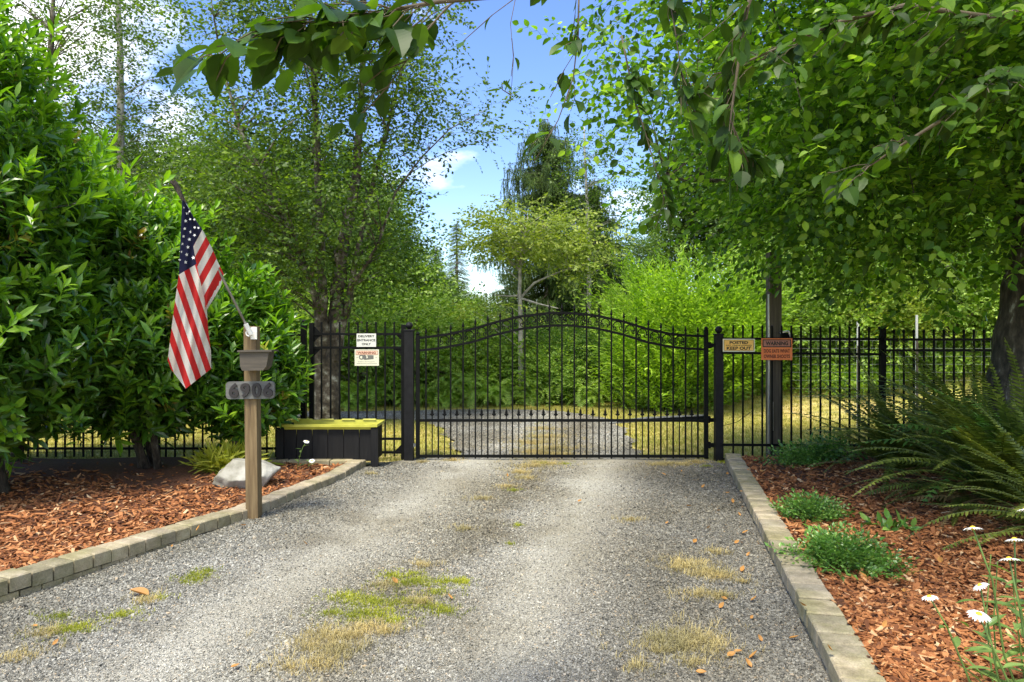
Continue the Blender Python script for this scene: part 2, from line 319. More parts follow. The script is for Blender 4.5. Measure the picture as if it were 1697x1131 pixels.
def merge(parts):
    V = []; T = []; n = 0
    for v, t in parts: V.append(v); T.append(t + n); n += len(v)
    return np.concatenate(V), np.concatenate(T)
def xf(lf, d, pos, roll=0, s=1):
    Mx = frames(np.array([d], float), np.array([roll]))[0]; return (lf[0] * s) @ Mx.T + np.array(pos), lf[1]
def stick(p, q, r):
    p, q = np.array(p, float), np.array(q, float); d = norm((q - p)[None])[0]; a = norm(np.cross(d, (.3, .2, .93))[None])[0]; b = np.cross(d, a)
    vs = [p + r * (a * math.cos(t) + b * math.sin(t)) for t in (0, 2.09, 4.19)] + [q + r * .4 * (a * math.cos(t) + b * math.sin(t)) for t in (0, 2.09, 4.19)]
    return np.array(vs), np.array([(0, 1, 4), (0, 4, 3), (1, 2, 5), (1, 5, 4), (2, 0, 3), (2, 3, 5)])
def spray(length, nl, ll, lw, n=2, k=4, spread=.9, droop=.15, zig=.04, serr=0, rnd=None):
    """templates of a leafy twig along +Y"""
    out = []
    rr = random.Random(rnd or 3)
    for _ in range(k):
        ps = []; prev = np.zeros(3)
        bend = (rr.uniform(-.2, .2), -droop * rr.uniform(.4, 1.4))
        for i in range(nl):
            t = (i + 1) / nl; pos = np.array([bend[0] * t * t * length + zig * length * (1 if i % 2 else -1), t * length, bend[1] * t * t * length])
            ps.append(stick(prev, pos, .006 * length)); prev = pos
            sd = (1 if i % 2 else -1) * spread * rr.uniform(.6, 1.3) if i < nl - 1 else rr.uniform(-.3, .3)
            d = (math.sin(sd), math.cos(sd), rr.uniform(-.55, .25))
            lf = leaf(ll * rr.uniform(.65, 1.15), lw * rr.uniform(.8, 1.1), n, rr.uniform(.05, .4), rr.uniform(-.35, .05), serr=serr)
            ps.append(xf(lf, d, pos, rr.uniform(-.9, .9)))
        out.append(merge(ps))
    return out
def rosette(nl, ll, lw, n=3, k=4, seed=1):
    out = []; rr = random.Random(seed)
    for _ in range(k):
        ps = [stick((0, -.12, 0), (0, .08, 0), .004)]
        for i in range(nl):
            a = i * 2.4 + rr.uniform(-.3, .3); tl = 1.25 - .95 * i / nl + rr.uniform(-.2, .2)
            d = (math.sin(tl) * math.cos(a), math.cos(tl), math.sin(tl) * math.sin(a))
            lf = leaf(ll * rr.uniform(.75, 1.15), lw * rr.uniform(.85, 1.15), n, rr.uniform(.1, .45), rr.uniform(-.3, -.02), peak=.48)
            v, t = lf; Mx = frames(np.array([d]), np.array([0.]), up=(0, 1, .001))[0]
            ps.append((v @ Mx.T + np.array((0, -.1 + .2 * i / nl, 0)), t))
        out.append(merge(ps))
    return out
def inside(ells, n, shell=.0, seed=None):
    g = rng if seed is None else np.random.default_rng(seed)
    vol = np.array([e[1][0] * e[1][1] * e[1][2] for e in ells]); pk = g.choice(len(ells), n, p=vol / vol.sum())
    u = norm(g.normal(size=(n, 3))); r = (shell ** 3 + (1 - shell ** 3) * g.random(n)) ** (1 / 3)
    c = np.array([e[0] for e in ells], float)[pk]; s = np.array([e[1] for e in ells], float)[pk]
    return c + u * r[:, None] * s, u

def make_tree(name, label, cat, base, stems, ells, nclump, nspray, tm, leafm, barkm='bark', clr=.32, group=None, shell=.35, up=.15, sc=(.7, 1.2), limb=.03, droop=0, seed=1, crown='crown', flat=1, trunkname='trunk', sides=8, zmin=-9, wob=.25):
    """stems: list of (points, radii); clumps of leafy twigs fill the ellipsoids, each carried by a limb"""
    g = np.random.default_rng(seed); t = thing(name, base, label, cat, group)
    tb = MB(); allp = []
    for pts, rad in stems:
        # densify with wobble
        pp = []; rr_ = []
        for i in range(len(pts) - 1):
            a, b = Vector(pts[i]), Vector(pts[i + 1])
            for q in range(4):
                f = q / 4; w = wob * rad[i]
                pp.append(a.lerp(b, f) + Vector((g.uniform(-w, w), g.uniform(-w, w), 0)) * (0 if (i == 0 and q == 0) else 1)); rr_.append(rad[i] * (1 - f) + rad[i + 1] * f)
        pp.append(Vector(pts[-1])); rr_.append(rad[-1])
        tb.tube(pp, [r * g.uniform(.94, 1.06) for r in rr_], sides); allp += list(zip(pp, rr_))
    cen, u = inside(ells, nclump, shell, seed)
    SP = np.array([tuple(p) for p, r in allp]); SR = np.array([r for p, r in allp])
    cb = MB()
    SP0 = SP[SP[:, 2] > zmin]; SR = SR[SP[:, 2] > zmin]; SP = SP0
    for c in cen:
        hd = np.hypot(SP[:, 0] - c[0], SP[:, 1] - c[1]); tz = c[2] - .55 * hd
        k = np.argmin(np.abs(SP[:, 2] - tz) + hd * .6); a = Vector(SP[k]); b = Vector(c)
        r0 = min(SR[k] * .6, limb * (.5 + .35 * (b - a).length)); mid = a.lerp(b, .5) + Vector((g.uniform(-.08, .08), g.uniform(-.08, .08), .08 - droop)) * (b - a).length
        q1 = a.lerp(mid, .5) + Vector((0, 0, .03)); q2 = mid.lerp(b, .5)
        tb.tube([a, q1, mid, q2, b], [r0, r0 * .75, r0 * .5, r0 * .34, .004], 5, cap=False)
    n = nclump * nspray
    off = g.normal(size=(n, 3)) * clr * np.array([1, 1, .75 * flat]); cc = np.repeat(cen, nspray, 0)
    pos = cc + off
    axis = np.array(base, float) + np.array([0, 0, 0]); out = cc - np.array([axis[0], axis[1], 0]); out[:, 2] *= 0
    d = norm(norm(out) * .5 + norm(off) * .8 + g.normal(size=(n, 3)) * .35 + np.array([0, 0, up]))
    inst(cb, tm, frames(d, g.uniform(-.6, .6, n)), pos, g.uniform(sc[0], sc[1], n))
    part(tb, trunkname, barkm, t, True); part(cb, crown, leafm, t)
    return t

# ------------------------------------------------------------------ ground and terrain
def sm(a, b, x): t = np.clip((np.asarray(x) - a) / (b - a), 0, 1); return t * t * (3 - 2 * t)
def terr(x, y):
    x = np.asarray(x, float); y = np.asarray(y, float)
    z = -.03 + sm(13.5, 19, y + .35 * np.clip(x - 5, 0, 6)) * sm(2.2, 5.5, x) * 1.7          # bank on the right
    z = z + sm(16.5, 30, y) * 1.0 + sm(9.5, 22, -x) * .6
    z = z + .04 * np.sin(x * .7 + 1) * np.sin(y * .55) * sm(9.5, 12, y)
    return z
def sheet(name, xs, ys, fn, mat, kind='structure', **k):
    X, Y = np.meshgrid(xs, ys); Z = fn(X, Y); V = np.stack([X, Y, Z], -1).reshape(-1, 3); nx, ny = len(xs), len(ys)
    i = (np.arange(ny - 1)[:, None] * nx + np.arange(nx - 1)[None]).ravel()
    T = np.concatenate([np.stack([i, i + 1, i + nx + 1], 1), np.stack([i, i + nx + 1, i + nx], 1)])
    b = MB(); b.tri(V, T); return tag(b.build(name, mat, None, True), kind=kind, **k)
xs = np.concatenate([-np.geomspace(600, 14, 14), np.arange(-13, 13.1, .5), np.geomspace(14, 600, 14)])
ys = np.concatenate([[-400, -100, -30, -10, -4], np.arange(0, 32, .5), np.geomspace(33, 900, 14)])
sheet('meadow_ground', xs, ys, lambda X, Y: terr(X, Y) - .05 * (Y < 8.0), 'meadow')
# gravel drive: between the two edgings, then beyond the gate it bends left
LB = [(-6.2, -3.5), (-4.35, .6), (-3.42, 2.6), (-2.89, 3.86), (-2.14, 5.58), (-1.76, 7.2), (-1.70, 7.98)]
RBX = lambda y: 1.366 + (y - 2.885) * .226
def lbx(y): return np.interp(y, [p[1] for p in LB], [p[0] for p in LB])
def gz(x, y):
    t = x - (-.57 + .236 * (y - 4.3))
    rut = -.018 * (np.exp(-((t - .75) / .38) ** 2) + np.exp(-((t + .85) / .42) ** 2))
    return .006 + rut * sm(8.6, 7, y) + .05 * sm(3.5, 6, y) * sm(.9, 0.2, x - lbx(y)) * sm(8.4, 7.5, y) + .006 * np.sin(x * 5.1 + y * 2) * np.sin(y * 3.7 - x)
def drive():
    b = MB(); rows = []; ys_ = np.concatenate([np.arange(-3.5, 8.0, .1), np.arange(8.0, 8.9, .1)]); K = 70
    for y in ys_:
        l = lbx(y) - .12 if y < 8 else -1.9 + (y - 8) * .9; r = RBX(y) + .1 if y < 8.3 else RBX(8.3) + .1 - (y - 8.3) * .9
        x = np.linspace(l, r, K); rows.append(np.stack([x, np.full(K, y), gz(x, y)], 1))
    V = np.concatenate(rows); i = (np.arange(len(ys_) - 1)[:, None] * K + np.arange(K - 1)[None]).ravel()
    b.tri(V, np.concatenate([np.stack([i, i + 1, i + K + 1], 1), np.stack([i, i + K + 1, i + K], 1)]))
    return tag(b.build('gravel_driveway', 'gravel', None, True), kind='structure')
drive()
def far_drive():
    L_ = [G(763, 760), G(748, 735), G(735, 715), G(722, 704), G(700, 697), G(640, 693.5), G(590, 691), G(520, 689), G(430, 688)]
    R_ = [G(1062, 760), G(1050, 735), G(1040, 718), G(1022, 703), G(985, 691.5), G(900, 684), G(780, 680.5), G(640, 680), G(430, 680)]
    def res(Q, n=200):
        Q = [np.array(q) for q in Q]; s = np.linspace(0, len(Q) - 1, n); return np.array([Q[int(min(i, len(Q) - 2))] * (1 - (i - int(min(i, len(Q) - 2)))) + Q[int(min(i, len(Q) - 2)) + 1] * (i - int(min(i, len(Q) - 2))) for i in s])
    a, c = res(L_), res(R_); K = 30; rows = [];
    for p, q in zip(a, c):
        t = np.linspace(0, 1, K)[:, None]; w = p + (q - p) * t; w[:, 2] = terr(w[:, 0], w[:, 1]) + .03; w[:, 0] += (.07 * np.sin(w[:, 1] * 5) + .03 * np.sin(w[:, 1] * 13)) * (np.abs(t[:, 0] - .5) > .45); rows.append(w)
    V = np.concatenate(rows); i = (np.arange(199)[:, None] * K + np.arange(K - 1)[None]).ravel()
    b = MB(); b.tri(V, np.concatenate([np.stack([i, i + 1, i + K + 1], 1), np.stack([i, i + K + 1, i + K], 1)]))
    return tag(b.build('gravel_road', 'gravel', None, True), kind='structure')
FAR = far_drive()
def far_stones():
    v = np.array([tuple(q.co) for q in FAR.data.vertices]).reshape(200, 30, 3); n = 60000
    i = rng.random(n) ** .8 * 198.9; j = rng.random(n) * 28.9; a = i.astype(int); c = j.astype(int); fi = (i - a)[:, None]; fj = (j - c)[:, None]
    p = (v[a, c] * (1 - fi) + v[a + 1, c] * fi) * (1 - fj) + (v[a, c + 1] * (1 - fi) + v[a + 1, c + 1] * fi) * fj
    s = np.exp(rng.normal(math.log(.014), .3, n)); Mx = rough_rot(n, .5) * (s[:, None] * np.stack([rng.uniform(.9, 1.5, n), rng.uniform(.7, 1.1, n), rng.uniform(.4, .75, n)], 1))[:, None, :]
    b = MB(); inst(b, [octa_t(k) for k in range(6)], Mx, p + np.array([0, 0, .004]), 1.); tag(b.build('loose_gravel', 'stone'), 'loose grey stones on the gravel road beyond the gate', 'gravel', kind='stuff')
def bedL(x, y): return .115 - .02 * sm(3, 7, y) - .05 * sm(7.6, 8.4, y) + .02 * np.sin(x * 3 + y) * np.sin(y * 2.3) * sm(.1, .5, lbx(y) - x) - .11 * sm(-6.5, -9, x)
def bedR(x, y): return .10 + .16 * sm(.4, 2.4, x - RBX(y)) + .02 * np.sin(x * 4 + y) * np.sin(y * 2.9) * sm(.2, .6, x - RBX(y)) - .12 * sm(8.2, 8.8, y)
def bed(name, fn, y0, y1, xa, xb):
    b = MB(); ys_ = np.arange(y0, y1, .1); K = 50; rows = []
    for y in ys_:
        x = np.linspace(xa(y), xb(y), K); rows.append(np.stack([x, np.full(K, y), fn(x, y)], 1))
    V = np.concatenate(rows); i = (np.arange(len(ys_) - 1)[:, None] * K + np.arange(K - 1)[None]).ravel()
    b.tri(V, np.concatenate([np.stack([i, i + 1, i + K + 1], 1), np.stack([i, i + K + 1, i + K], 1)]))
    return tag(b.build(name, 'mulch', None, True), kind='structure')
bed('mulch_bed', bedL, .5, 8.6, lambda y: -9.5, lambda y: lbx(y) - .1)
bed('mulch_bed', bedR, .5, 8.6, lambda y: RBX(y) + .1, lambda y: 9.5)

# loose stones
def cube_t(seed, j=.3):
    g = np.random.default_rng(seed); v = np.array([(x, y, z) for z in (-1, 1) for x, y in ((-1, -1), (1, -1), (1, 1), (-1, 1))], float) * .5
    v += g.uniform(-j / 2, j / 2, v.shape); q = [(3, 2, 1, 0), (4, 5, 6, 7)] + [(i, (i + 1) % 4, 4 + (i + 1) % 4, 4 + i) for i in range(4)]
    return v, np.array([t for a, b_, c, d in q for t in ((a, b_, c), (a, c, d))])
def octa_t(seed):
    g = np.random.default_rng(seed); v = np.array([(1, 0, 0), (0, 1, 0), (-1, 0, 0), (0, -1, 0), (0, 0, 1), (0, 0, -1)], float) * .6 + g.uniform(-.25, .25, (6, 3))
    return v, np.array([(0, 1, 4), (1, 2, 4), (2, 3, 4), (3, 0, 4), (1, 0, 5), (2, 1, 5), (3, 2, 5), (0, 3, 5)])
def rough_rot(n, tilt=.6):
    z = norm(np.stack([rng.normal(0, tilt, n), rng.normal(0, tilt, n), np.ones(n)], 1)); a = rng.uniform(0, 6.28, n)
    x = norm(np.cross(z, np.stack([np.cos(a), np.sin(a), np.zeros(n)], 1))); return np.stack([x, np.cross(z, x), z], 2)
def stones():
    n = 520000; py = rng.uniform(768, 1180, n); Y = 1.5 * F / (py - 566); px = rng.uniform(-60, 1560, n); X = (px - 848.5) / F * Y
    ok = (X > lbx(Y) + .0) & (X < RBX(Y) - .0) & (Y < 8.6); X, Y = X[ok], Y[ok]
    t = X - (-.57 + .236 * (Y - 4.3)); trk = np.exp(-((t - .75) / .42) ** 2) + np.exp(-((t + .85) / .45) ** 2)
    k = rng.random(len(X)) > .62 * trk; X, Y, trk = X[k], Y[k], trk[k]; n = len(X)
    s = np.exp(rng.normal(math.log(.0078), .33, n)) * (1 - .35 * trk) * (1 + .10 * (Y - 3)); s = np.clip(s, .003, .02)
    Mx = rough_rot(n, .5); Mx = Mx * (s[:, None] * np.stack([rng.uniform(.9, 1.5, n), rng.uniform(.7, 1.1, n), rng.uniform(.4, .75, n)], 1))[:, None, :]
    b = MB(); inst(b, [octa_t(i) for i in range(6)], Mx, np.stack([X, Y, gz(X, Y) + s * .22], 1), 1.)
    tag(b.build('loose_gravel', 'stone'), 'loose grey crushed stones covering the driveway', 'gravel', kind='stuff')
stones()
far_stones()
def chips(name, fn, n, cond, label):
    py = rng.uniform(740, 1220, n); px = rng.uniform(-80, 1790, n); Y = 1.39 * F / (py - 566); X = (px - 848.5) / F * Y
    ok = cond(X, Y); X, Y = X[ok], Y[ok]; n = len(X)
    s = rng.uniform(.5, 1.25, n) * (1 + .05 * (Y - 3)); Mx = rough_rot(n, .33)
    dim = np.stack([rng.uniform(.022, .062, n), rng.uniform(.009, .020, n), rng.uniform(.003, .007, n)], 1) * s[:, None]
    b = MB(); inst(b, [cube_t(i, .55) for i in range(6)], Mx * dim[:, None, :], np.stack([X, Y, fn(X, Y) + rng.uniform(0, .018, n)], 1), 1.)
    tag(b.build(name, 'chip'), label, 'bark mulch', kind='stuff')
chips('bark_chips', bedL, 90000, lambda X, Y: (X < lbx(Y) - .2) & (Y < 7.9) & (X > -7) & (rng.random(len(X)) > .93 * sm(0, .9, Y - 6.2 + .25 * (X + 3.5) + .15 * np.sin(X * 3)) * sm(-2.9, -3.4, X)) , 'orange brown bark chips under the laurel shrubs')
chips('bark_chips', bedR, 120000, lambda X, Y: (X > RBX(Y) + .18) & (Y < 8.35) & (X < 7), 'orange brown bark chips in the fern bed')

# ------------------------------------------------------------------ block edging
def edging(name, label, path, width, ztop, step, side, cat='edging', courses=2):
    b = MB(); pts = [Vector((*p, 0)) for p in path]; seg = []; 
    d = [0]
    for a, c in zip(pts, pts[1:]): d.append(d[-1] + (c - a).length)
    n = int(d[-1] / step)
    for course in range(courses):
        for i in range(n + course):
            s = (i + .5 - .5 * course) * step; s = min(max(s, .01), d[-1] - .01); k = max(j for j in range(len(d)) if d[j] <= s); k = min(k, len(pts) - 2)
            dr = (pts[k + 1] - pts[k]).normalized(); p = pts[k] + dr * (s - d[k]); nrm = Vector((dr.y, -dr.x, 0)) * side
            zt = ztop(p.y) + random.uniform(-.006, .005); h = .088
            ang = math.atan2(dr.y, dr.x) + random.uniform(-.022, .022)
            z = zt - h / 2 if course == 0 else zt - h - .055; hh = h if course == 0 else .105
            w = width + random.uniform(-.004, .004)
            c = p - nrm * (w / 2 - random.uniform(-.003, .003) + (.008 if course else 0)); c.z = z
            b.box(c, (step - random.uniform(.006, .011), w, hh - .003), Matrix.Rotation(ang, 3, 'Z'), bev=.008 if course == 0 else .002)
    return tag(b.build(name, 'curb'), label, cat)
edging('block_edging', 'long curving edging of grey concrete blocks left of the gravel, beside the number post', [(-5.0, -.9)] + LB[1:], .17, lambda y: .148 - .02 * float(sm(3, 7, y)), .125, 1)
edging('block_edging', 'straight edging of pale concrete blocks between the gravel and the fern bed', [(RBX(.4), .4), (RBX(8.42), 8.42)], .18, lambda y: .125, .112, -1)
bk = [(-3.1, 7.86), (-1.72, 7.86)]
edging('block_edging', 'short row of wider concrete blocks in front of the black planter box', bk, .2, lambda y: .125, .25, 1)

# ------------------------------------------------------------------ gate
gy = 8.6; k_ = gy / F
def gx(px): return (px - 848.5) * k_
def gzz(py): return 1.5 - (py - 566) * k_
gate = thing('driveway_gate', (gx(930), gy, 0), 'black arched single driveway gate with spear finials and a row of rings', 'gate')
TOPC = [(692, 561), (720, 558), (743, 554.6), (783, 546), (821, 535), (860, 525.6), (907, 520), (930, 519), (948, 520), (989, 524), (1030, 533), (1071, 545.5), (1112, 554.5), (1140, 557), (1170, 558)]
LOWC = [(692, 582), (720, 579), (743, 575.5), (783, 567.7), (821, 555.5), (865, 545.5), (907, 541), (930, 540), (948, 540.5), (989, 545), (1030, 554.6), (1071, 567.5), (1112, 576), (1140, 578.5), (1170, 580)]
def cz(Cv, px): return gzz(float(np.interp(px, [c[0] for c in Cv], [c[1] for c in Cv])))
def bar(x0, x1, z0, z1, w, y=gy): b = MB(); b.box(((x0 + x1) / 2, y, (z0 + z1) / 2), (abs(x1 - x0) or w, w, abs(z1 - z0) or w)); return b
for px, top in ((692.5, 556), (1170, 547)):
    b = MB(); b.box((gx(px), gy, (gzz(top) + .02) / 2), (.048, .048, gzz(top) - .02)); b.lathe((gx(px), gy, gzz(top)), [(.02, 0), (.026, .012), (.02, .03), (.004, .038)], 8)
    part(b, 'stile', 'black', gate)
for nm, Cv in (('arched_rail', TOPC), ('arched_rail', LOWC)):
    pts = [(gx(px), gy, cz(Cv, px)) for px in np.linspace(694, 1168, 50)]; b = MB(); b.tube(pts, .021, 4); part(b, nm, 'black', gate)
for z, w in ((gzz(697.5), .034), (.05, .034)):
    part(bar(gx(694), gx(1168), z - w / 2, z + w / 2, w), 'rail', 'black', gate)
def spear(s=1.):
    v = []; prof = [(.009, 0), (.013, .012), (.009, .022), (.006, .03), (.017, .048), (.012, .07), (.001, .112)]
    return [(r * s, z * s) for r, z in prof]
for i in range(23):
    px = 706 + i * (1156.5 - 706) / 22; z1 = cz(TOPC, px); b = MB(); b.box((gx(px), gy, (z1 + .03) / 2), (.019, .019, z1 - .03 + .02)); p = part(b, 'picket', 'black', gate)
    f = MB(); f.lathe((gx(px), gy, z1 + .008), spear(1.05), 8); subpart(f, 'finial', 'black', p)
for i in range(22):
    px = 716.3 + i * (1156.5 - 706) / 22; z1 = gzz(689); b = MB(); b.box((gx(px), gy, (z1 + .03) / 2), (.013, .013, z1 - .03)); p = part(b, 'short_picket', 'black', gate)
    f = MB(); zt = z1
    f.prism([(gx(px) + a, zt + c) for a, c in ((-.006, -.01), (-.024, .004), (-.03, .022), (-.018, .018), (-.012, .03), (-.017, .036), (0, .096), (.017, .036), (.012, .03), (.018, .018), (.03, .022), (.024, .004), (.006, -.01))], gy - .006, gy + .006)
    subpart(f, 'finial', 'black', p)
for i in range(1, 21):
    px = 716.3 + i * (1156.5 - 706) / 22; zc = (cz(TOPC, px) + cz(LOWC, px)) / 2 - .003; r = .056; b = MB()
    b.tube([(gx(px) + r * math.cos(t), gy, zc + r * math.sin(t) + .012) for t in np.linspace(-.6, 3.75, 20)] , .0075, 5)
    for sg in (-1, 1):
        b.tube([(gx(px) + sg * (r * .78 - .022 * math.cos(t)), gy, zc - .018 - .022 * math.sin(t)) for t in np.linspace(-2.6, 2.3, 10)], .006, 5)
    part(b, 'scroll_ring', 'black', gate)
for z in (gzz(573), .19):
    b = MB(); b.box((gx(1177), gy, z), (.09, .03, .05)); b.lathe((gx(1176), gy, z - .04), [(.017, 0), (.017, .08)], 8); part(b, 'hinge', 'black', gate)
b = MB(); b.box((gx(688), gy, .19), (.04, .02, .035)); b.box((gx(686), gy - .02, .19), (.02, .03, .05)); part(b, 'latch', 'polemetal', gate)

def gate_post(px, y, w, top, label):
    x = (px - 848.5) / F * y; zt = 1.5 - (top - 566) / F * y; t = thing('gate_post', (x, y, 0), label, 'gate post', 'gate posts with ball caps')
    b = MB(); b.box((x, y, zt / 2 - .02), (w, w, zt + .04), bev=.002); part(b, 'post', 'blackpost', t)
    c = MB(); c.box((x, y, zt + .008), (w + .014, w + .014, .016), bev=.003); c.lathe((x, y, zt + .012), [(.02, 0), (.02, .012), (.036, .024), (.047, .045), (.047, .06), (.036, .083), (.018, .096), (.003, .1)], 16); part(c, 'ball_cap', 'blackpost', t, False)
    return t
gate_post(678.3, 8.6, .112, 549, 'black square gate post with ball cap between the side gate and the arched gate')
gate_post(1190.8, 8.55, .096, 556, 'black square gate post with ball cap beside the orange posted sign')
# opener arm behind the gate
t = thing('gate_opener', P(1100, 694, 8.75), 'black and silver gate opener arm behind the right end of the arched gate', 'gate opener')
b = MB(); b.tube([P(1010, 702, 8.67), P(1072, 697, 8.69)], .014, 8); part(b, 'push_rod', 'silver', t)
b = MB(); b.tube([P(1068, 695.5, 8.72), P(1120, 694.5, 8.74), P(1150, 695, 8.75), P(1176, 696, 8.76)], [.02, .035, .042, .048], 8); part(b, 'motor_housing', 'black', t)
b = MB(); b.tube([P(1022, 698.5, 8.665), P(1072, 693, 8.665), P(1172, 688.5, 8.665)], .013, 4); part(b, 'housing_trim', 'silver', t)
b = MB(); b.box(P(1182, 697, 8.70), (.12, .02, .05)); b.tube([P(1180, 703, 8.7), P(1200, 706, 8.8), P(1222, 700, 8.8), P(1245, 683, 8.8)], .004, 5); part(b, 'mounting_bracket', 'black', t)

# ------------------------------------------------------------------ fences
def fence_panel(name, label, y, x0, x1, rails, pick, ptop, pbot, stiles=(), gus=False, cap=True, cat='fence', group=None, tops=None, r=.008, extra=()):
    X = lambda px: (px - 848.5) / F * y; Z = lambda py: 1.5 - (py - 566) / F * y
    t = thing(name, (X((x0 + x1) / 2), y, 0), label, cat, group)
    for (ra, rb) in rails:
        b = MB(); a, c = Vector((X(x0), y, Z(ra))), Vector((X(x1), y, Z(rb))); b.tube([a, c], .021, 4); part(b, 'rail', 'black', t)
    for i, px in enumerate(pick):
        tp = Z(ptop(px)); b = MB(); zb = Z(pbot); b.box((X(px), y, (tp + zb) / 2), (.019, .019, tp - zb)); b.lathe((X(px), y, tp), [(.0134, 0), (.013, .008), (.002, .014)] if not tops else [(.012, 0), (.019, .016), (.019, .03), (.01, .045), (.002, .05)], 6)
        part(b, 'picket', 'black', t)
    for px, w, top, capped in stiles:
        b = MB(); zt = Z(top); b.box((X(px), y, zt / 2 - .03), (w, w, zt + .06), bev=.003)
        p = part(b, 'post', 'black', t)
        if capped:
            c = MB(); c.box((X(px), y, zt + .012), (w + .01, w + .01, .022), bev=.006); subpart(c, 'post_cap', 'blackpost', p)
    for gxp, gyp, sx, sz in extra:
        b = MB(); s = .095; b.prism([(X(gxp), Z(gyp)), (X(gxp) + sx * s, Z(gyp)), (X(gxp), Z(gyp) + sz * s)][::(1 if sx * sz > 0 else -1)], y - .006, y + .006); part(b, 'gusset', 'black', t)
    return t
fence_panel('side_gate', 'black metal side gate with corner gussets behind the planter box', 8.7, 517, 669, [(554.5, 554.5), (577, 577), (728, 728), (750.5, 750.5)],
            [533 + 15.05 * i for i in range(9)], lambda p: 536, 757, [(516.8, .055, 536, False), (668.8, .055, 539, False)], cat='side gate',
            extra=[(520, 556, 1, -1), (520, 579, 1, -1), (666, 553, -1, -1), (666, 579, -1, -1), (666, 749, -1, 1), (520, 553, 1, 1)])
fence_panel('metal_fence', 'black picket fence running behind the laurel shrubs to a tall post', 8.75, -140, 503, [(556, 556), (578, 578), (744, 744)],
            [488 - 15.2 * i for i in range(40)], lambda p: 542, 758, [(503.5, .065, 534, True), (260, .065, 534, True), (10, .065, 534, True)])
fence_panel('metal_fence', 'black picket fence panel right of the gate carrying the two orange signs', 8.5, 1196, 1462, [(562, 563), (585.5, 588), (738, 739), (762, 762)],
            [1215 + 16.05 * i for i in range(15)], lambda p: 541 + (p - 1215) * .013, 764, [(1462.2, .062, 545, True)], group='fence panels right of the gate', r=.01)
fence_panel('metal_fence', 'black picket fence panel with knobbed pickets running behind the ferns to the big trunk', 8.4, 1466, 1860, [(563.5, 563.5), (581.5, 581.5), (741, 741)],
            [1481 + 16.6 * i for i in range(23)], lambda p: 553, 760, [], group='fence panels right of the gate', tops=True)

# ------------------------------------------------------------------ signs
def text_mb(s, size, c, y, mb, m=0, sx=1, depth=.0015, bold=.0):
    cu = bpy.data.curves.new('t', 'FONT'); cu.body = s; cu.size = 1; cu.align_x = 'CENTER'; cu.align_y = 'CENTER'; cu.offset = bold; cu.resolution_u = 3
    o = bpy.data.objects.new('t', cu); C.objects.link(o); bpy.context.view_layer.update()
    me = bpy.data.meshes.new_from_object(o.evaluated_get(bpy.context.evaluated_depsgraph_get()))
    v = [tuple(q.co) for q in me.vertices]; f = [tuple(p.vertices) for p in me.polygons]
    bpy.data.objects.remove(o); bpy.data.curves.remove(cu); bpy.data.meshes.remove(me)
    a = np.array(v); mn, mxx = a.min(0), a.max(0); w = mxx[0] - mn[0]; h = mxx[1] - mn[1]; a = a - (mn + mxx) / 2
    # size = (width, height) in metres
    W_, H_ = size; out = [(c[0] + q[0] / w * W_, y, c[1] + q[1] / h * H_) for q in a]
    mb.add(out, f, m)
def sign_box(x0, x1, z0, z1, y, m, name, t, th=.003, r=0):
    b = MB(); b.box(((x0 + x1) / 2, y + th / 2, (z0 + z1) / 2), (x1 - x0, th, z1 - z0)); return part(b, name, m, t)
def frame_mb(mb, x0, x1, z0, z1, y, w):
    for a, b_, c, d in ((x0, x1, z1 - w, z1), (x0, x1, z0, z0 + w), (x0, x0 + w, z0 + w, z1 - w), (x1 - w, x1, z0 + w, z1 - w)):
        mb.add([(a, y, c), (b_, y, c), (b_, y, d), (a, y, d)], [(0, 1, 2, 3)])
def flat(mb, x0, x1, z0, z1, y): mb.add([(x0, y, z0), (x1, y, z0), (x1, y, z1), (x0, y, z1)], [(0, 1, 2, 3)])
def sign(px0, px1, py0, py1, y, label, bm, name='sign'):
    X = lambda p: (p - 848.5) / F * y; Z = lambda p: 1.5 - (p - 566) / F * y
    t = thing(name, (X((px0 + px1) / 2), y, Z(py1)), label, 'sign'); x0, x1, z0, z1 = X(px0), X(px1), Z(py1), Z(py0)
    sign_box(x0, x1, z0, z1, y, bm, 'sign_panel', t); return t, x0, x1, z0, z1, (lambda fx: x0 + fx * (x1 - x0)), (lambda fz: z1 - fz * (z1 - z0))
ys_ = 8.665
t, x0, x1, z0, z1, fx, fz = sign(591, 623.3, 553.6, 575.6, ys_, 'white delivery entrance only sign on the side gate', 'signwhite')
b = MB(); w = x1 - x0; h = z1 - z0
for s, c, ww in (('DELIVERY', .2, .84), ('ENTRANCE', .5, .92), ('ONLY', .79, .46)): text_mb(s, (ww * w, .17 * h), (fx(.5), fz(c)), ys_ - .0015, b, bold=.03)
part(b, 'lettering', 'ink', t)
t, x0, x1, z0, z1, fx, fz = sign(587.8, 628, 580, 607, ys_, 'cream camera warning sign on the side gate, below the delivery sign', 'signcream')
w = x1 - x0; h = z1 - z0
b = MB(); flat(b, fx(.05), fx(.95), fz(.33), fz(.07), ys_ - .001); part(b, 'heading_panel', 'signsalmon', t)
b = MB(); frame_mb(b, fx(.05), fx(.95), fz(.33), fz(.07), ys_ - .0018, .004); part(b, 'heading_border', 'inkbrown', t)
b = MB(); text_mb('WARNING', (.76 * w, .14 * h), (fx(.49), fz(.2)), ys_ - .0025, b, bold=.03); part(b, 'lettering', 'inkbrown', t)
b = MB()
b.prism([(fx(.52), fz(.36)), (fx(.78), fz(.36)), (fx(.78), fz(.58)), (fx(.42), fz(.63)), (fx(.36), fz(.6)), (fx(.55), fz(.52))][::-1], ys_ - .002, ys_ - .001)
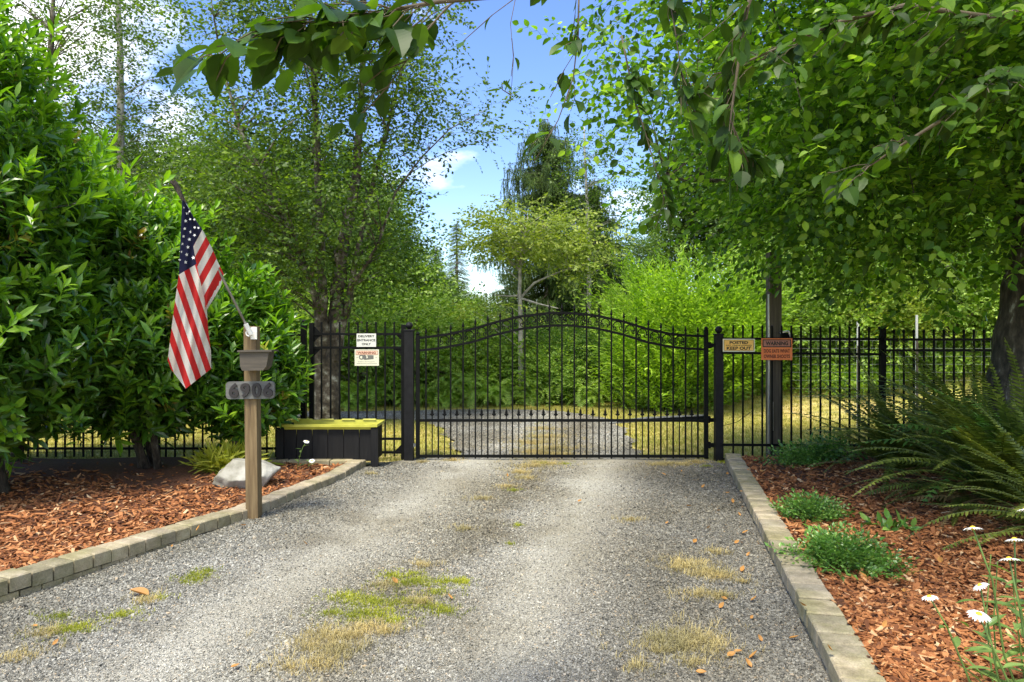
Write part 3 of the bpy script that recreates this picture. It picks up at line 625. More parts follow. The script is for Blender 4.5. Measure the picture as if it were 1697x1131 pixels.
for cx, r_, rr_ in ((.28, .105, .06), (.40, .09, 0)):
    n_ = 16; vs = [(fx(cx) + r_ * w * math.cos(q * 6.283 / n_), ys_ - .0014, fz(.47) + r_ * w * math.sin(q * 6.283 / n_)) for q in range(n_)]
    if rr_:
        vs += [(fx(cx) + rr_ * w * math.cos(q * 6.283 / n_), ys_ - .0014, fz(.47) + rr_ * w * math.sin(q * 6.283 / n_)) for q in range(n_)]
        b.add(vs, [(q, (q + 1) % n_, n_ + (q + 1) % n_, n_ + q) for q in range(n_)])
    else: b.add([(x, y - .0002, z) for x, y, z in vs], [tuple(range(n_))])
flat(b, fx(.07), fx(.15), fz(.505), fz(.49), ys_ - .001); flat(b, fx(.85), fx(.93), fz(.505), fz(.49), ys_ - .001)
part(b, 'camera_symbol', 'inkgrey', t)
b = MB(); text_mb('PROPERTY PROTECTED BY', (.7 * w, .045 * h), (fx(.48), fz(.75)), ys_ - .001, b); text_mb('VIDEO SURVEILLANCE CAMERA', (.84 * w, .045 * h), (fx(.5), fz(.86)), ys_ - .001, b); part(b, 'small_print', 'inkgrey', t)
ys_ = 8.465
t, x0, x1, z0, z1, fx, fz = sign(1197.8, 1250.8, 562.3, 583.8, ys_, 'orange and yellow posted keep out sign beside the gate post', 'signorange')
w = x1 - x0; h = z1 - z0
b = MB(); frame_mb(b, fx(.0), fx(1), fz(1), fz(0), ys_ - .001, .012); part(b, 'pale_edge', 'signcream', t)
b = MB(); frame_mb(b, fx(.04), fx(.96), fz(.92), fz(.09), ys_ - .0018, .003)
text_mb('POSTED', (.58 * w, .23 * h), (fx(.5), fz(.29)), ys_ - .001, b, bold=.04); text_mb('NO TRESPASSING', (.8 * w, .09 * h), (fx(.5), fz(.51)), ys_ - .001, b, bold=.02); text_mb('KEEP OUT', (.76 * w, .25 * h), (fx(.5), fz(.73)), ys_ - .001, b, bold=.04)
part(b, 'lettering', 'ink', t)
t, x0, x1, z0, z1, fx, fz = sign(1261.5, 1313, 561.5, 597.5, ys_, 'red orange dog warning sign on the fence in front of the wooden post', 'signred')
w = x1 - x0; h = z1 - z0
b = MB(); flat(b, fx(.05), fx(.95), fz(.4), fz(.06), ys_ - .0008); part(b, 'heading_panel', 'signpink', t)
b = MB(); frame_mb(b, fx(.04), fx(.96), fz(.41), fz(.05), ys_ - .0016, .012)
text_mb('WARNING', (.72 * w, .19 * h), (fx(.5), fz(.23)), ys_ - .0016, b, bold=.04)
part(b, 'heading_lettering', 'ink', t)
b = MB(); text_mb('DOG EATS WHAT', (.84 * w, .17 * h), (fx(.5), fz(.58)), ys_ - .0016, b, bold=.04); text_mb('OWNER SHOOTS', (.84 * w, .17 * h), (fx(.5), fz(.83)), ys_ - .0016, b, bold=.04)
part(b, 'lettering', 'inkbrown', t)

# ------------------------------------------------------------------ number post
Yp = 5.6; bx, bz = -2.115, .0
post = thing('number_post', (bx, Yp, 0), 'brown wooden house number post with a small grey trough at the left gravel edge', 'number post')
b = MB(); top = 1.5 - (541.5 - 566) / F * (Yp - .05); b.box((bx, Yp, top / 2 - .05), (.098, .098, top + .1), bev=.003); pw = part(b, 'post', 'postwood', post)
fy = Yp - .049
X = lambda p: (p - 848.5) / F * (fy - .05); Z = lambda p: 1.5 - (p - 566) / F * (fy - .05)
b = MB()
xl, xr = X(407), X(455); 
b.prism([(xl, Z(584)), (xl + .004, Z(607)), (xl + .02, Z(614.5)), (xr - .05, Z(614.5)), (xr - .022, Z(608)), (xr, Z(584))][::-1], fy - .13, fy)
tr = part(b, 'trough', 'boxwood', post)
b = MB(); b.box(((X(405) + X(461)) / 2, fy - .068, Z(582.5)), (X(461) - X(405), .165, .014)); subpart(b, 'rim', 'boxwood', tr)
# plaque
Yq = fy - .024; X = lambda p: (p - 848.5) / F * Yq; Z = lambda p: 1.5 - (p - 566) / F * Yq
x0, x1, z0, z1 = X(377), X(457.5), Z(662), Z(633); r = .03; pl = []
for cx, cz_, a0 in ((x1 - r, z1 - r, 0), (x0 + r, z1 - r, 90), (x0 + r, z0 + r, 180), (x1 - r, z0 + r, 270)):
    for q in range(6): pl.append((cx + r * math.cos(R(a0 + q * 18)), cz_ + r * math.sin(R(a0 + q * 18))))
b = MB(); b.prism(pl[::-1], Yq, fy - .001); plq = part(b, 'number_plaque', 'plaque', post)
for i, s in enumerate('6906'):
    cx = X(391 + i * 18.8); cu = MB(); text_mb(s, (.078, .118), (cx, Z(647.5)), 0, cu, bold=.035)
    V = cu.v[0]; fr = V.copy(); fr[:, 1] = Yq - .014; bkk = V.copy(); bkk[:, 1] = Yq - .001
    fs = cu.f[0][1]; nn_ = len(V); ed = {}
    for f in fs:
        for a, c in zip(f, f[1:] + f[:1]): ed[(a, c)] = 1
    rim = [(a, c) for (a, c) in ed if (c, a) not in ed]
    d = MB(); d.add(np.concatenate([fr, bkk]), list(fs) + [(c, a, a + nn_, c + nn_) for a, c in rim]); subpart(d, 'digit', 'ink', plq)
post.rotation_euler = (0, R(-.7), 0)

# flag, pole and its bracket
A = P(414.5, 552, fy - .05); B = P(287.5, 300, 5.15)
flag = thing('flag', A, 'american flag with stars and stripes hanging from a tilted grey pole on the number post', 'flag')
u = (B - A)
b = MB(); b.tube([A, A + u * .5, A + u * .87], .0105, 8); pole = part(b, 'pole', 'polemetal', flag, True)
b = MB(); b.tube([A + u * .86, A + u * .93, A + u * .975, B], [.013, .019, .021, .015], 8); b.tube([A + u * .965 , A + u * .985 + Vector((-.03, 0, .012))], [.02, .01], 6); subpart(b, 'pole_end_wrap', 'barkdark', pole)
b = MB(); b.box(P(421, 553, fy - .006), (.05, .012, .1)); b.tube([A - u * .015, A + u * .06], .019, 10); b.tube([P(413 + 5 * math.cos(q), 553 + 5 * math.sin(q), fy - .045) for q in np.linspace(0, 6.28, 12)], .006, 6)
part(b, 'bracket', 'white', flag)
def pole_y(px, py):   # distance of the pole plane at this height
    f = (552 - py) / 252; return (fy - .05) * (1 - f) + 5.15 * f
def ripple(px, py): return .05 * math.sin(px * .11 + py * .012) + .03 * math.sin(px * .2 - py * .025 + 1) + .012 * math.sin(px * .42 + py * .05)
def flagmat():
    m, n, b_, o = newmat('flag_cloth'); uv = n.nodes.new('ShaderNodeUVMap'); uv.uv_map = 'f'; sp = n.nodes.new('ShaderNodeSeparateXYZ'); n.links.new(uv.outputs[0], sp.inputs[0])
    def mth(op, a, b2=None):
        q = n.nodes.new('ShaderNodeMath'); q.operation = op
        for i, v in enumerate((a, b2)):
            if v is None: continue
            if isinstance(v, (int, float)): q.inputs[i].default_value = v
            else: n.links.new(v, q.inputs[i])
        return q.outputs[0]
    st = mth('MODULO', mth('ADD', sp.outputs[0], 20.0), 2.0); red = mth('LESS_THAN', st, 1.0); can = mth('LESS_THAN', sp.outputs[1], 0.0)
    c = mixc(n, red, (.80, .77, .70), (.66, .035, .035)); c = mixc(n, can, c, (.028, .030, .075))
    w = noise(n, 130, 3); q = ramp(n, [(.3, (.88, .88, .88)), (.7, (1.06, 1.06, 1.06))]); n.links.new(w.outputs['Fac'], q.inputs[0]); c = mixc(n, 1, c, q.outputs[0], 'MULTIPLY')
    n.links.new(c, b_.inputs['Base Color']); b_.inputs['Roughness'].default_value = .8; b_.inputs['Specular IOR Level'].default_value = .2
    tr_ = n.nodes.new('ShaderNodeBsdfTranslucent'); n.links.new(c, tr_.inputs[0]); ms = n.nodes.new('ShaderNodeMixShader'); ms.inputs[0].default_value = .42
    n.links.new(b_.outputs[0], ms.inputs[1]); n.links.new(tr_.outputs[0], ms.inputs[2]); n.links.new(ms.outputs[0], o.inputs[0]); return m
M['flag'] = flagmat()
def side(p, a, b_): return (b_[0] - a[0]) * (p[1] - a[1]) - (b_[1] - a[1]) * (p[0] - a[0])
def panel(Lc, Rc, nrow, ncol, fuv, dy, front):
    """Lc/Rc: left and right outline (px,py) lists sampled to nrow rows"""
    def smp(Q, n):
        d = [0]; [d.append(d[-1] + math.dist(a, b2)) for a, b2 in zip(Q, Q[1:])]; s = np.linspace(0, d[-1], n); return np.stack([np.interp(s, d, [q[0] for q in Q]), np.interp(s, d, [q[1] for q in Q])], 1)
    a, c = smp(Lc, nrow), smp(Rc, nrow); vs = []; uv = []
    for i in range(nrow):
        for j in range(ncol):
            t = j / (ncol - 1); q = a[i] * (1 - t) + c[i] * t; Yd = pole_y(*q) + dy(q, t); vs.append(P(q[0], q[1], Yd)); uv.append(fuv(q))
    fs = [(i * ncol + j, i * ncol + j + 1, (i + 1) * ncol + j + 1, (i + 1) * ncol + j) for i in range(nrow - 1) for j in range(ncol - 1)]
    return vs, uv, fs
UA = (-.325, -.946)
def uvA(q):   # front fold
    dx, dy_ = q[0] - 308, q[1] - 645; det = UA[0] * -33 - UA[1] * 42; bb = (UA[0] * dy_ - UA[1] * dx) / det
    c0, c1 = (296.5, 456), (325.7, 438.4); s = ((q[1] - c0[1]) - (c1[1] - c0[1]) / (c1[0] - c0[0]) * (q[0] - c0[0])) / 50
    return (bb * 5 , s)
def uvB(q):   # lobe near the pole: stripes leave the pole down to the left
    A0 = (303, 333); pd = (67, 122); sd = (-.476, .88); dx, dy_ = q[0] - A0[0], q[1] - A0[1]; det = pd[0] * sd[1] - pd[1] * sd[0]; t_ = (dx * sd[1] - dy_ * sd[0]) / det
    v = np.interp(t_, [0, .44, 1.0], [0, 7, 13]); return (v, (t_ - .44) * 1.0)
LA = [(302, 333), (300, 380), (296.5, 456), (290, 500), (284, 548), (278, 598), (283, 612), (308, 645)]
RA = [(304, 333), (316, 375), (325.7, 438.4), (334, 475), (343, 513), (345, 545), (350, 585), (350, 612)]
LBp = [(304, 333), (315, 372), (321, 412), (325.7, 438.4), (333, 472), (341, 513)]; RBp = [(305, 333), (322, 362), (336, 382), (352, 413), (362, 437), (371, 455), (366, 476), (343, 515)]
fm = bpy.data.meshes.new('flag_cloth'); V1, U1, F1 = panel(LA, RA, 70, 26, uvA, lambda q, t: -.05 + ripple(*q) * .8 + .05 * (t - .5), True)
V2, U2, F2 = panel(LBp, RBp, 50, 18, uvB, lambda q, t: -.02 - .04 * (1 - t) + .02 * math.sin(t * 7 + q[1] * .03), False)
org = ORG[flag.name]; VV = [v - org for v in V1 + V2]; FF = F1 + [tuple(i + len(V1) for i in f) for f in F2]; UU = U1 + U2
fm.from_pydata(VV, [], FF); ul = fm.uv_layers.new(name='f')
for p_ in fm.polygons:
    p_.use_smooth = True
    for li in p_.loop_indices: ul.data[li].uv = UU[fm.loops[li].vertex_index]
fm.materials.append(M['flag']); fo = bpy.data.objects.new('flag_cloth', fm); C.objects.link(fo); fo.parent = flag; ORG[fo.name] = org
sb = MB()
def star(px, py, r, dyo, rot):
    Yd = pole_y(px, py) + dyo; c = P(px, py, Yd - .012); rr = r * Yd / F; vs = [c]
    for i in range(10):
        a = math.pi / 2 + i * math.pi / 5 + rot; q = rr * (1 if i % 2 == 0 else .42); vs.append(c + Vector((q * math.cos(a), 0, q * math.sin(a))))
    sb.add(vs, [(0, i + 1, (i + 1) % 10 + 1) for i in range(10)])
Z7 = lambda x, y: (270 + x / 4.04, 280 + y / 4.04)
for x, y, s in [(163, 300, 3), (153, 352, 3), (146, 403, 3), (138, 455, 3), (129, 505, 3.2), (121, 558, 3), (114, 612, 2.6), (187, 425, 3.2), (178, 475, 3.3), (168, 527, 3.3), (160, 577, 3.3), (152, 628, 3.4), (204, 598, 3.6), (140, 262, 2)]:
    q = Z7(x, y); star(*q, s, -.05 + ripple(*q) * .8 - .01, .15)
for x, y, s in [(183, 340, 2.2), (211, 342, 2.4), (213, 395, 2.6), (238, 398, 2.4), (212, 447, 2.8), (178, 288, 2)]:
    q = Z7(x, y); star(*q, s, -.065, .5)
subpart(sb, 'stars', 'petal', fo)

# ------------------------------------------------------------------ boulder
def boulder():
    import bmesh
    from mathutils import noise as mnoise
    bm = bmesh.new(); bmesh.ops.create_icosphere(bm, subdivisions=5, radius=1); g = np.random.default_rng(5); cuts = [(norm(g.normal(size=(1, 3)))[0], g.uniform(.66, .9)) for _ in range(16)]
    cuts += [(norm(np.array([[-.1, -.75, .6]]))[0], .62), (norm(np.array([[-.8, -.2, .55]]))[0], .68), (norm(np.array([[.1, .1, 1]]))[0], .72)]
    for v in bm.verts:
        p = np.array(v.co)
        for n_, d in cuts:
            s = p @ n_
            if s > d: p = p - n_ * (s - d)
        p *= 1 + .05 * mnoise.fractal(Vector(p * 2.2), 1, 2, 6) + .02 * mnoise.noise(Vector(p * 9)); v.co = Vector(p * np.array([.36, .26, .22]))
    me = bpy.data.meshes.new('boulder'); bm.to_mesh(me); bm.free(); me.materials.append(M['rock']); [setattr(q, 'use_smooth', True) for q in me.polygons]; o = bpy.data.objects.new('boulder', me); C.objects.link(o)
    o.location = (-2.62, 6.7, .165); tag(o, 'pale grey boulder on the bark mulch behind the number post', 'boulder')
boulder()

# ------------------------------------------------------------------ planter
t = thing('planter_box', (-2.15, 8.15, .1), 'black wooden planter box with a yellow plastic liner at the end of the left edging', 'planter')
xa, xb, ya, yb = -2.70, -1.60, 7.97, 8.40; zt = .50
n = 6
for i in range(n):
    w = (xb - xa) / n; b = MB(); b.box((xa + w * (i + .5), ya + .011, (zt + .1) / 2), (w - .006, .022, zt - .1), bev=.003); part(b, 'board', 'planter', t)
b = MB(); b.box(((xa + xb) / 2, ya + .026, (zt + .1) / 2), (xb - xa - .05, .006, zt - .12)); part(b, 'backing', 'black', t)
for x in (xa + .011, xb - .011): b = MB(); b.box((x, (ya + yb) / 2 + .02, (zt + .1) / 2), (.022, yb - ya - .04, zt - .1)); part(b, 'board', 'planter', t)
b = MB(); b.box(((xa + xb) / 2, yb, (zt + .1) / 2), (xb - xa, .022, zt - .1)); part(b, 'board', 'planter', t)
for x, z in ((xb + .0, 0.0), (xa, .08)): b = MB(); b.box((x, ya - .012, (zt - .01 + z) / 2), (.085, .045, zt - .01 - z), bev=.003); part(b, 'corner_post', 'planter', t)
b = MB()
def ringrect(x0, x1, y0, y1, z): return [(x0, y0, z), (x1, y0, z), (x1, y1, z), (x0, y1, z)]
rs = [ringrect(xa - .03, xb + .035, ya - .045, yb + .02, zt), ringrect(xa - .03, xb + .035, ya - .045, yb + .02, zt + .03), ringrect(xa - .0, xb + .0, ya - .015, yb - .01, zt + .032), ringrect(xa + .03, xb - .03, ya + .03, yb - .03, zt - .16)]
b.add([p for r_ in rs for p in r_], [(i * 4 + j, i * 4 + (j + 1) % 4, i * 4 + 4 + (j + 1) % 4, i * 4 + 4 + j) for i in range(3) for j in range(4)] + [(12, 13, 14, 15)])
for i in range(4): b.box((xa + .17 + i * .26, yb - .01, zt + .038), (.16, .03, .012), bev=.004)
part(b, 'liner', 'yellow', t)

# ------------------------------------------------------------------ utility post, white posts
X0 = (1282 - 848.5) / F * 8.85
t = thing('utility_post', (X0, 8.85, 0), 'dark square timber post with a grey conduit behind the dog warning sign', 'post')
b = MB(); b.box((X0, 8.85, 1.3), (.15, .15, 2.7), bev=.004); part(b, 'post', 'utility', t)
b = MB(); b.tube([(X0 - .087, 8.79, .05), (X0 - .087, 8.79, 2.1)], .014, 8); b.tube([(X0 - .05, 8.76, .35), (X0 - .05, 8.76, .72)], .012, 8); part(b, 'conduit', 'silver', t)
t = thing('floodlight', P(1303, 562, 8.8), 'small black floodlight with a silver rim on the right side of the timber post', 'light')
b = MB(); b.box(P(1302, 562, 8.8), (.16, .1, .15), bev=.02); part(b, 'housing', 'black', t)
b = MB(); q = [P(1293 + 18 * f, 553 - 3 * math.sin(f * 2.2) + 9 * max(0, f - .75) * 4, 8.73) for f in np.linspace(0, 1, 9)]; b.tube(q, .013, 6); part(b, 'rim', 'silver', t)
for px, y0, lab in ((1421.5, 534, 'white steel post beyond the fence, left one of the two'), (1519, 523, 'white steel post beyond the fence, right one and nearer the big trunk')):
    x = (px - 848.5) / F * 12; zt = 1.5 - (y0 - 566) / F * 12; b = MB(); zb = float(terr(x, 12)) - .1; b.box((x, 12, (zt + zb) / 2), (.035, .02, zt - zb)); b.box((x, 12.015, (zt + zb) / 2), (.01, .03, zt - zb - .02), m=1); b.box((x, 11.986, (zt - .42 + zb) / 2), (.037, .01, zt - .42 - zb), m=1)
    tag(b.build('fence_stake', ['white', 'utility']), lab, 'post')
# wire mesh behind
b = MB()
for z in np.arange(.25, 1.65, .14): b.tube([(4.9, 12.0, z), (6.1, 12.0, z), (7.1, 12.02, z), (8.9, 12, z)], .0025, 3, cap=False)
for x in np.arange(4.9, 8.9, .16): b.tube([(x, 12.01, .1), (x, 12.01, 1.6)], .002, 3, cap=False)
tag(b.build('wire_fence', 'polemetal'), 'thin wire mesh strung between the white posts in the meadow', 'fence')
b = MB()
for z in np.arange(.02, .62, .09): b.tube([(-8.5, 8.5, z + .02), (-6.9, 8.5, z), (-5.0, 8.5, z + .01)], .0028, 3, cap=False)
for x in np.arange(-8.5, -5.0, .1): b.tube([(x, 8.51, -.02), (x, 8.51, .6)], .0025, 3, cap=False)
tag(b.build('wire_fence', 'blackpost'), 'low dark wire netting behind the large laurel on the far left', 'fence')

# ------------------------------------------------------------------ laurels
ROS = rosette(9, .145, .046, 3, 6, seed=4)
def laurel(label, base, ells, n, stems, seed):
    g = np.random.default_rng(seed); t = thing('laurel_shrub', base, label, 'shrub', 'laurel shrubs on the left')
    tb = MB(); tops = []
    for k in range(stems):
        a = g.uniform(0, 6.28); p0 = Vector(base) + Vector((g.uniform(-.15, .15), g.uniform(-.12, .12), -.05)); e = ells[k % len(ells)]; tg = Vector(e[0]) + Vector((e[1][0] * .5 * math.cos(a), e[1][1] * .5 * math.sin(a), e[1][2] * g.uniform(-.1, .6)))
        m = p0.lerp(tg, .45) + Vector((g.uniform(-.1, .1), g.uniform(-.1, .1), 0)); tb.tube([p0, p0.lerp(m, .5), m, m.lerp(tg, .5), tg], [.045, .04, .032, .022, .01], 7); tops.append((m, tg))
    cb = MB()
    # branch ends grouped: shoots stand out from the mass by different amounts
    c, u = inside(ells, n, .62, seed)
    lump = .11 * np.sin(c[:, 0] * 5.1 + seed) * np.sin(c[:, 2] * 4.3 + 1) * np.sin(c[:, 1] * 4.7) * 2 + g.normal(0, .05, n)
    kk = g.integers(0, 90, n); sh = g.random(90) < .4; shoots = sh[(np.floor(c[:, 0] * 3.1) * 7 + np.floor(c[:, 2] * 2.9) * 13 + np.floor(c[:, 1] * 3.3) * 29).astype(int) % 90]
    lump = lump + shoots * g.uniform(0, .26, n)
    c = c + u * lump[:, None]; c[:, 2] += shoots * g.uniform(0, .22, n) * (u[:, 2] > -.2)
    d = norm(u * .9 + g.normal(size=(n, 3)) * .42 + np.array([0, 0, .6]) + np.array([0, 0, .8]) * shoots[:, None]); s = g.uniform(.6, 1.3, n)
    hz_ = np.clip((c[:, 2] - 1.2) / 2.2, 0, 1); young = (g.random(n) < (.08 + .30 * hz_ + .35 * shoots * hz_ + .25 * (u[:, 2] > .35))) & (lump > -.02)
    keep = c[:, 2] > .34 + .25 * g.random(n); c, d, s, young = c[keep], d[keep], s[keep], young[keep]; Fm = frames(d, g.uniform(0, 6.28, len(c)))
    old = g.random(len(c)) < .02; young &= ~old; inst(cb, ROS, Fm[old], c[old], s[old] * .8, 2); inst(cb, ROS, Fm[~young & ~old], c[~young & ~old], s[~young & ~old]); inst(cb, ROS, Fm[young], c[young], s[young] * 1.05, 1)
    for i in g.choice(len(c), min(160, len(c)), False):
        m, tg = tops[g.integers(len(tops))]; q = Vector(c[i]); a = m.lerp(tg, g.random()); tb.tube([a, a.lerp(q, .5) + Vector((0, 0, .04)), q], [.012, .009, .004], 4, cap=False)
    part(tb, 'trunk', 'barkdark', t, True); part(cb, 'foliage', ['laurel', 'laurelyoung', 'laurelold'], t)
laurel('tallest laurel shrub, filling the left edge above the bark mulch', (-4.75, 6.35, .05), [((-5.2, 6.1, 2.6), (1.15, 1.1, 2.2)), ((-4.95, 6.05, 1.35), (1.15, .95, .9)), ((-6.0, 5.7, 2.2), (1.2, 1.2, 2.0))], 5600, 6, 21)
laurel('middle laurel shrub behind the flag, with dark bare stems', (-4.05, 7.75, .05), [((-4.35, 7.6, 1.9), (.95, .85, 1.2)), ((-4.15, 7.5, 1.3), (1.05, .85, .75))], 3300, 6, 22)
laurel('smallest laurel shrub, behind the number post and beside the planter', (-3.2, 8.0, .05), [((-3.3, 7.95, 1.4), (.55, .52, .75)), ((-3.1, 7.95, .95), (.55, .48, .5))], 1700, 4, 23)
laurel('laurel shrub at the back, between the tallest and the middle one', (-5.9, 8.2, .0), [((-5.7, 8.1, 2.2), (1.2, .7, 1.6))], 2600, 4, 24)

# ------------------------------------------------------------------ overhanging tree on the right
CAN = spray(.42, 9, .085, .056, 4, 6, 1.0, .25, serr=.0, rnd=8)
tbase = (4.78, 6.5, .1)
T13 = make_tree('overhanging_tree', 'big dark trunked broadleaf tree at the right edge, its low leafy limbs overhanging the drive', 'tree', tbase,
    [([(4.78, 6.5, -.05), (4.82, 6.5, .35), (4.86, 6.5, .9), (4.93, 6.5, 1.5), (5.08, 6.5, 2.5), (5.3, 6.5, 4.2), (5.2, 6.5, 6.2), (5.3, 6.5, 8.)], [.44, .36, .31, .29, .27, .22, .15, .05]),
     ([(5.15, 6.5, 3.2), (4.2, 6.3, 4.0), (2.8, 5.9, 4.5), (1.2, 5.4, 4.9)], [.12, .09, .06, .02]),
     ([(5.2, 6.5, 3.4), (4.3, 5.2, 4.1), (3.4, 3.9, 4.3), (2.4, 2.6, 4.2)], [.12, .09, .06, .02]),
     ([(5.12, 6.5, 2.9), (4.2, 7.2, 3.2), (3.2, 7.8, 3.3), (1.8, 8.0, 3.4)], [.08, .055, .035, .015])],
    [((5.0, 6.3, 4.9), (4.3, 4.1, 2.7)), ((3.85, 7.2, 3.5), (2.0, 1.9, 1.2)), ((4.2, 5.0, 3.6), (2.0, 2.0, 1.1)), ((4.2, 7.3, 2.85), (1.8, .9, .7))], 430, 26, CAN, 'canopy', 'barkdark', clr=.32, shell=.25, up=-.1, limb=.012, seed=31, sides=14, droop=.02, zmin=2.7, wob=.06)

# near leafy twigs reaching over the drive from the same tree
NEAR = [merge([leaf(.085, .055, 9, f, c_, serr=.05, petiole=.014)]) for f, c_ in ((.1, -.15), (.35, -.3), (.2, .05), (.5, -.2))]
def near_branch(path, radii, nleaf, nb, seed, llo=.8, lhi=1.15, sub=True, m=None):
    g = np.random.default_rng(seed); pts = np.array([tuple(p) for p in path]); b.tube(path, radii, 6)
    seglen = np.linalg.norm(np.diff(pts, axis=0), axis=1); cum = np.concatenate([[0], np.cumsum(seglen)])
    at = lambda s: np.array([np.interp(s, cum, pts[:, k]) for k in range(3)])
    def twig(o, d, Lt, nl):
        prev = o
        for i in range(nl):
            q = o + d * Lt * (i + 1) / nl + np.array([0, 0, -.10 * Lt * ((i + 1) / nl) ** 2]) + g.normal(0, .006, 3)
            b.tube([prev, q], [.0022, .0016], 4, cap=False); prev = q
            a = (1 if i % 2 else -1) * g.uniform(.6, 1.1); dx = d[0] * math.cos(a) - d[1] * math.sin(a); dy_ = d[0] * math.sin(a) + d[1] * math.cos(a)
            dd = norm(np.array([[dx, dy_, g.uniform(-1.0, -.2)]])); inst(lfm, NEAR, frames(dd, g.uniform(-.7, .7, 1)), q[None], g.uniform(llo, lhi, 1))
    for _ in range(nb):
        s = g.uniform(.0, 1) * cum[-1]; o = at(s); ang = g.uniform(-1.3, 1.3); tg = at(min(s + .05, cum[-1])) - at(max(s - .05, 0)); tg = norm(tg[None])[0]
        d = np.array([tg[0] * math.cos(ang) - tg[1] * math.sin(ang), tg[0] * math.sin(ang) + tg[1] * math.cos(ang), g.uniform(-.7, .05)]); twig(o, norm(d[None])[0], g.uniform(.08, .24), int(g.integers(2, nleaf + 1)))
b = MB(); lfm = MB()
V_ = Vector
main = [V_((5.1, 6.3, 3.0)), V_((3.9, 4.4, 3.5)), V_((2.6, 3.0, 3.3)), V_((1.2, 2.4, 2.95)), P(1100, -60, 2.2), P(900, -12, 2.1), P(727, 4, 2.05), P(600, 26, 2.0), P(526, 37, 1.95), P(484, 40, 1.93), P(434, 54, 1.9), P(404, 72, 1.88), P(391, 90, 1.87)]
near_branch(main, [.05, .035, .025, .018, .013, .009, .007, .005, .0045, .004, .003, .0025, .002], 4, 6, 1)
near_branch(main[6:], .002, 4, 40, 2, .9, 1.35)
near_branch([P(760, -5, 2.15), P(735, 20, 2.15), P(700, 60, 2.13), P(675, 100, 2.1), P(640, 150, 2.1)], [.004, .0035, .003, .002, .0015], 3, 8, 3, .7, 1)
near_branch([P(862, -40, 2.4), P(846, 40, 2.4), P(851, 100, 2.42), P(846, 170, 2.4)], [.0016, .0014, .0012, .001], 2, 3, 4, .5, .7)
near_branch([P(960, -40, 3.0), P(958, 60, 3.0), P(950, 130, 3.0), P(925, 200, 2.95), P(885, 270, 2.9)], [.005, .004, .003, .0025, .0015], 3, 9, 5, .8, 1.1)
near_branch([P(1100, -60, 2.9), P(1120, 60, 2.9), P(1135, 160, 2.85), P(1150, 230, 2.8)], [.004, .003, .002, .001], 5, 15, 6)
near_branch([P(1697, 20, 3.4), P(1640, 30, 3.3), P(1500, 10, 3.2), P(1380, 40, 3.1), P(1290, 80, 3.0), P(1200, 120, 2.9)], [.02, .016, .012, .009, .006, .003], 5, 60, 7)
near_branch([P(1760, 100, 3.0), P(1640, 130, 2.9), P(1560, 200, 2.85), P(1480, 250, 2.8), P(1420, 290, 2.8)], [.012, .01, .008, .005, .003], 5, 36, 8)
near_branch([P(1250, -40, 2.5), P(1230, 60, 2.5), P(1210, 200, 2.5), P(1240, 270, 2.5)], [.008, .006, .004, .002], 5, 20, 10)
near_branch([P(1030, 60, 4.2), P(1050, 160, 4.2), P(1075, 240, 4.2), P(1100, 330, 4.2), P(1090, 370, 4.2)], [.006, .005, .004, .002, .001], 5, 22, 12)
part(b, 'near_limb', 'twig', T13, True); part(lfm, 'near_leaves', 'nearleafshade', T13)

# ------------------------------------------------------------------ left multi stemmed tree beyond the fence
ALD = spray(.45, 8, .10, .062, 2, 6, 1.0, .2, rnd=5)
def at(px, py, Y): p = P(px, py, Y); return (p.x, p.y, p.z)
Yt = 12.5
def st(pp, rad, dy=0): return ([at(px, py, Yt + dy * i) for i, (px, py) in enumerate(pp)], rad)
tb0 = G(540, 703); 
make_tree('multi_stem_tree', 'mottled grey multi stemmed broadleaf tree behind the side gate, reaching above the frame', 'tree', (tb0.x, Yt, 0),
    [st([(535, 712), (534, 640), (532, 560), (533, 480), (530, 400), (527, 300), (520, 150), (515, 20), (512, -150)], [.22, .17, .15, .09, .08, .065, .05, .04, .015]),
     st([(540, 712), (545, 640), (556, 540), (562, 460), (575, 380), (590, 290), (600, 160), (604, 20), (606, -150)], [.22, .18, .15, .12, .11, .09, .06, .04, .015], .05),
     st([(552, 600), (575, 520), (590, 430), (612, 330), (640, 220), (665, 120), (690, -20)], [.09, .07, .055, .045, .035, .025, .01], .1),
     st([(540, 560), (515, 470), (480, 380), (440, 300), (400, 220), (370, 120), (350, 0)], [.07, .055, .045, .04, .03, .022, .01], -.15),
     st([(580, 480), (625, 410), (655, 320), (700, 260), (745, 215), (800, 185)], [.035, .028, .02, .014, .01, .005], -.1)],
    [(at(530, 300, Yt), (1.85, 1.8, 2.3)), (at(540, 20, Yt), (2.3, 2.0, 1.9)), (at(680, 200, Yt), (1.0, .9, 1.1)), (at(405, 300, Yt), (1.3, 1.2, 1.5)), (at(620, 440, Yt), (.95, 1.0, .75)), (at(480, 440, Yt), (1.1, 1, .7)), (at(800, 190, Yt), (.5, .5, .5)), (at(470, 380, Yt - .6), (1.0, .8, 1.2))],
    330, 15, ALD, 'alder', 'bark', clr=.24, shell=.2, limb=.02, seed=41, sc=(.6, 1.1))
make_tree('slender_tree', 'tall slender pale trunked tree against the white cloud at upper left', 'tree', at(203, 720, 17),
    [([at(204, 720, 17), at(203, 400, 17), at(200, 200, 17), at(197, 50, 17), at(196, -120, 17)], [.13, .11, .09, .07, .02])],
    [(at(200, 90, 17), (1.7, 1.3, 3.4)), (at(205, 260, 17), (1.9, 1.4, 1.5))], 120, 12, ALD, 'alder', 'barkpale', clr=.4, shell=0, limb=.012, seed=42, sc=(.6, 1.2), flat=.6)
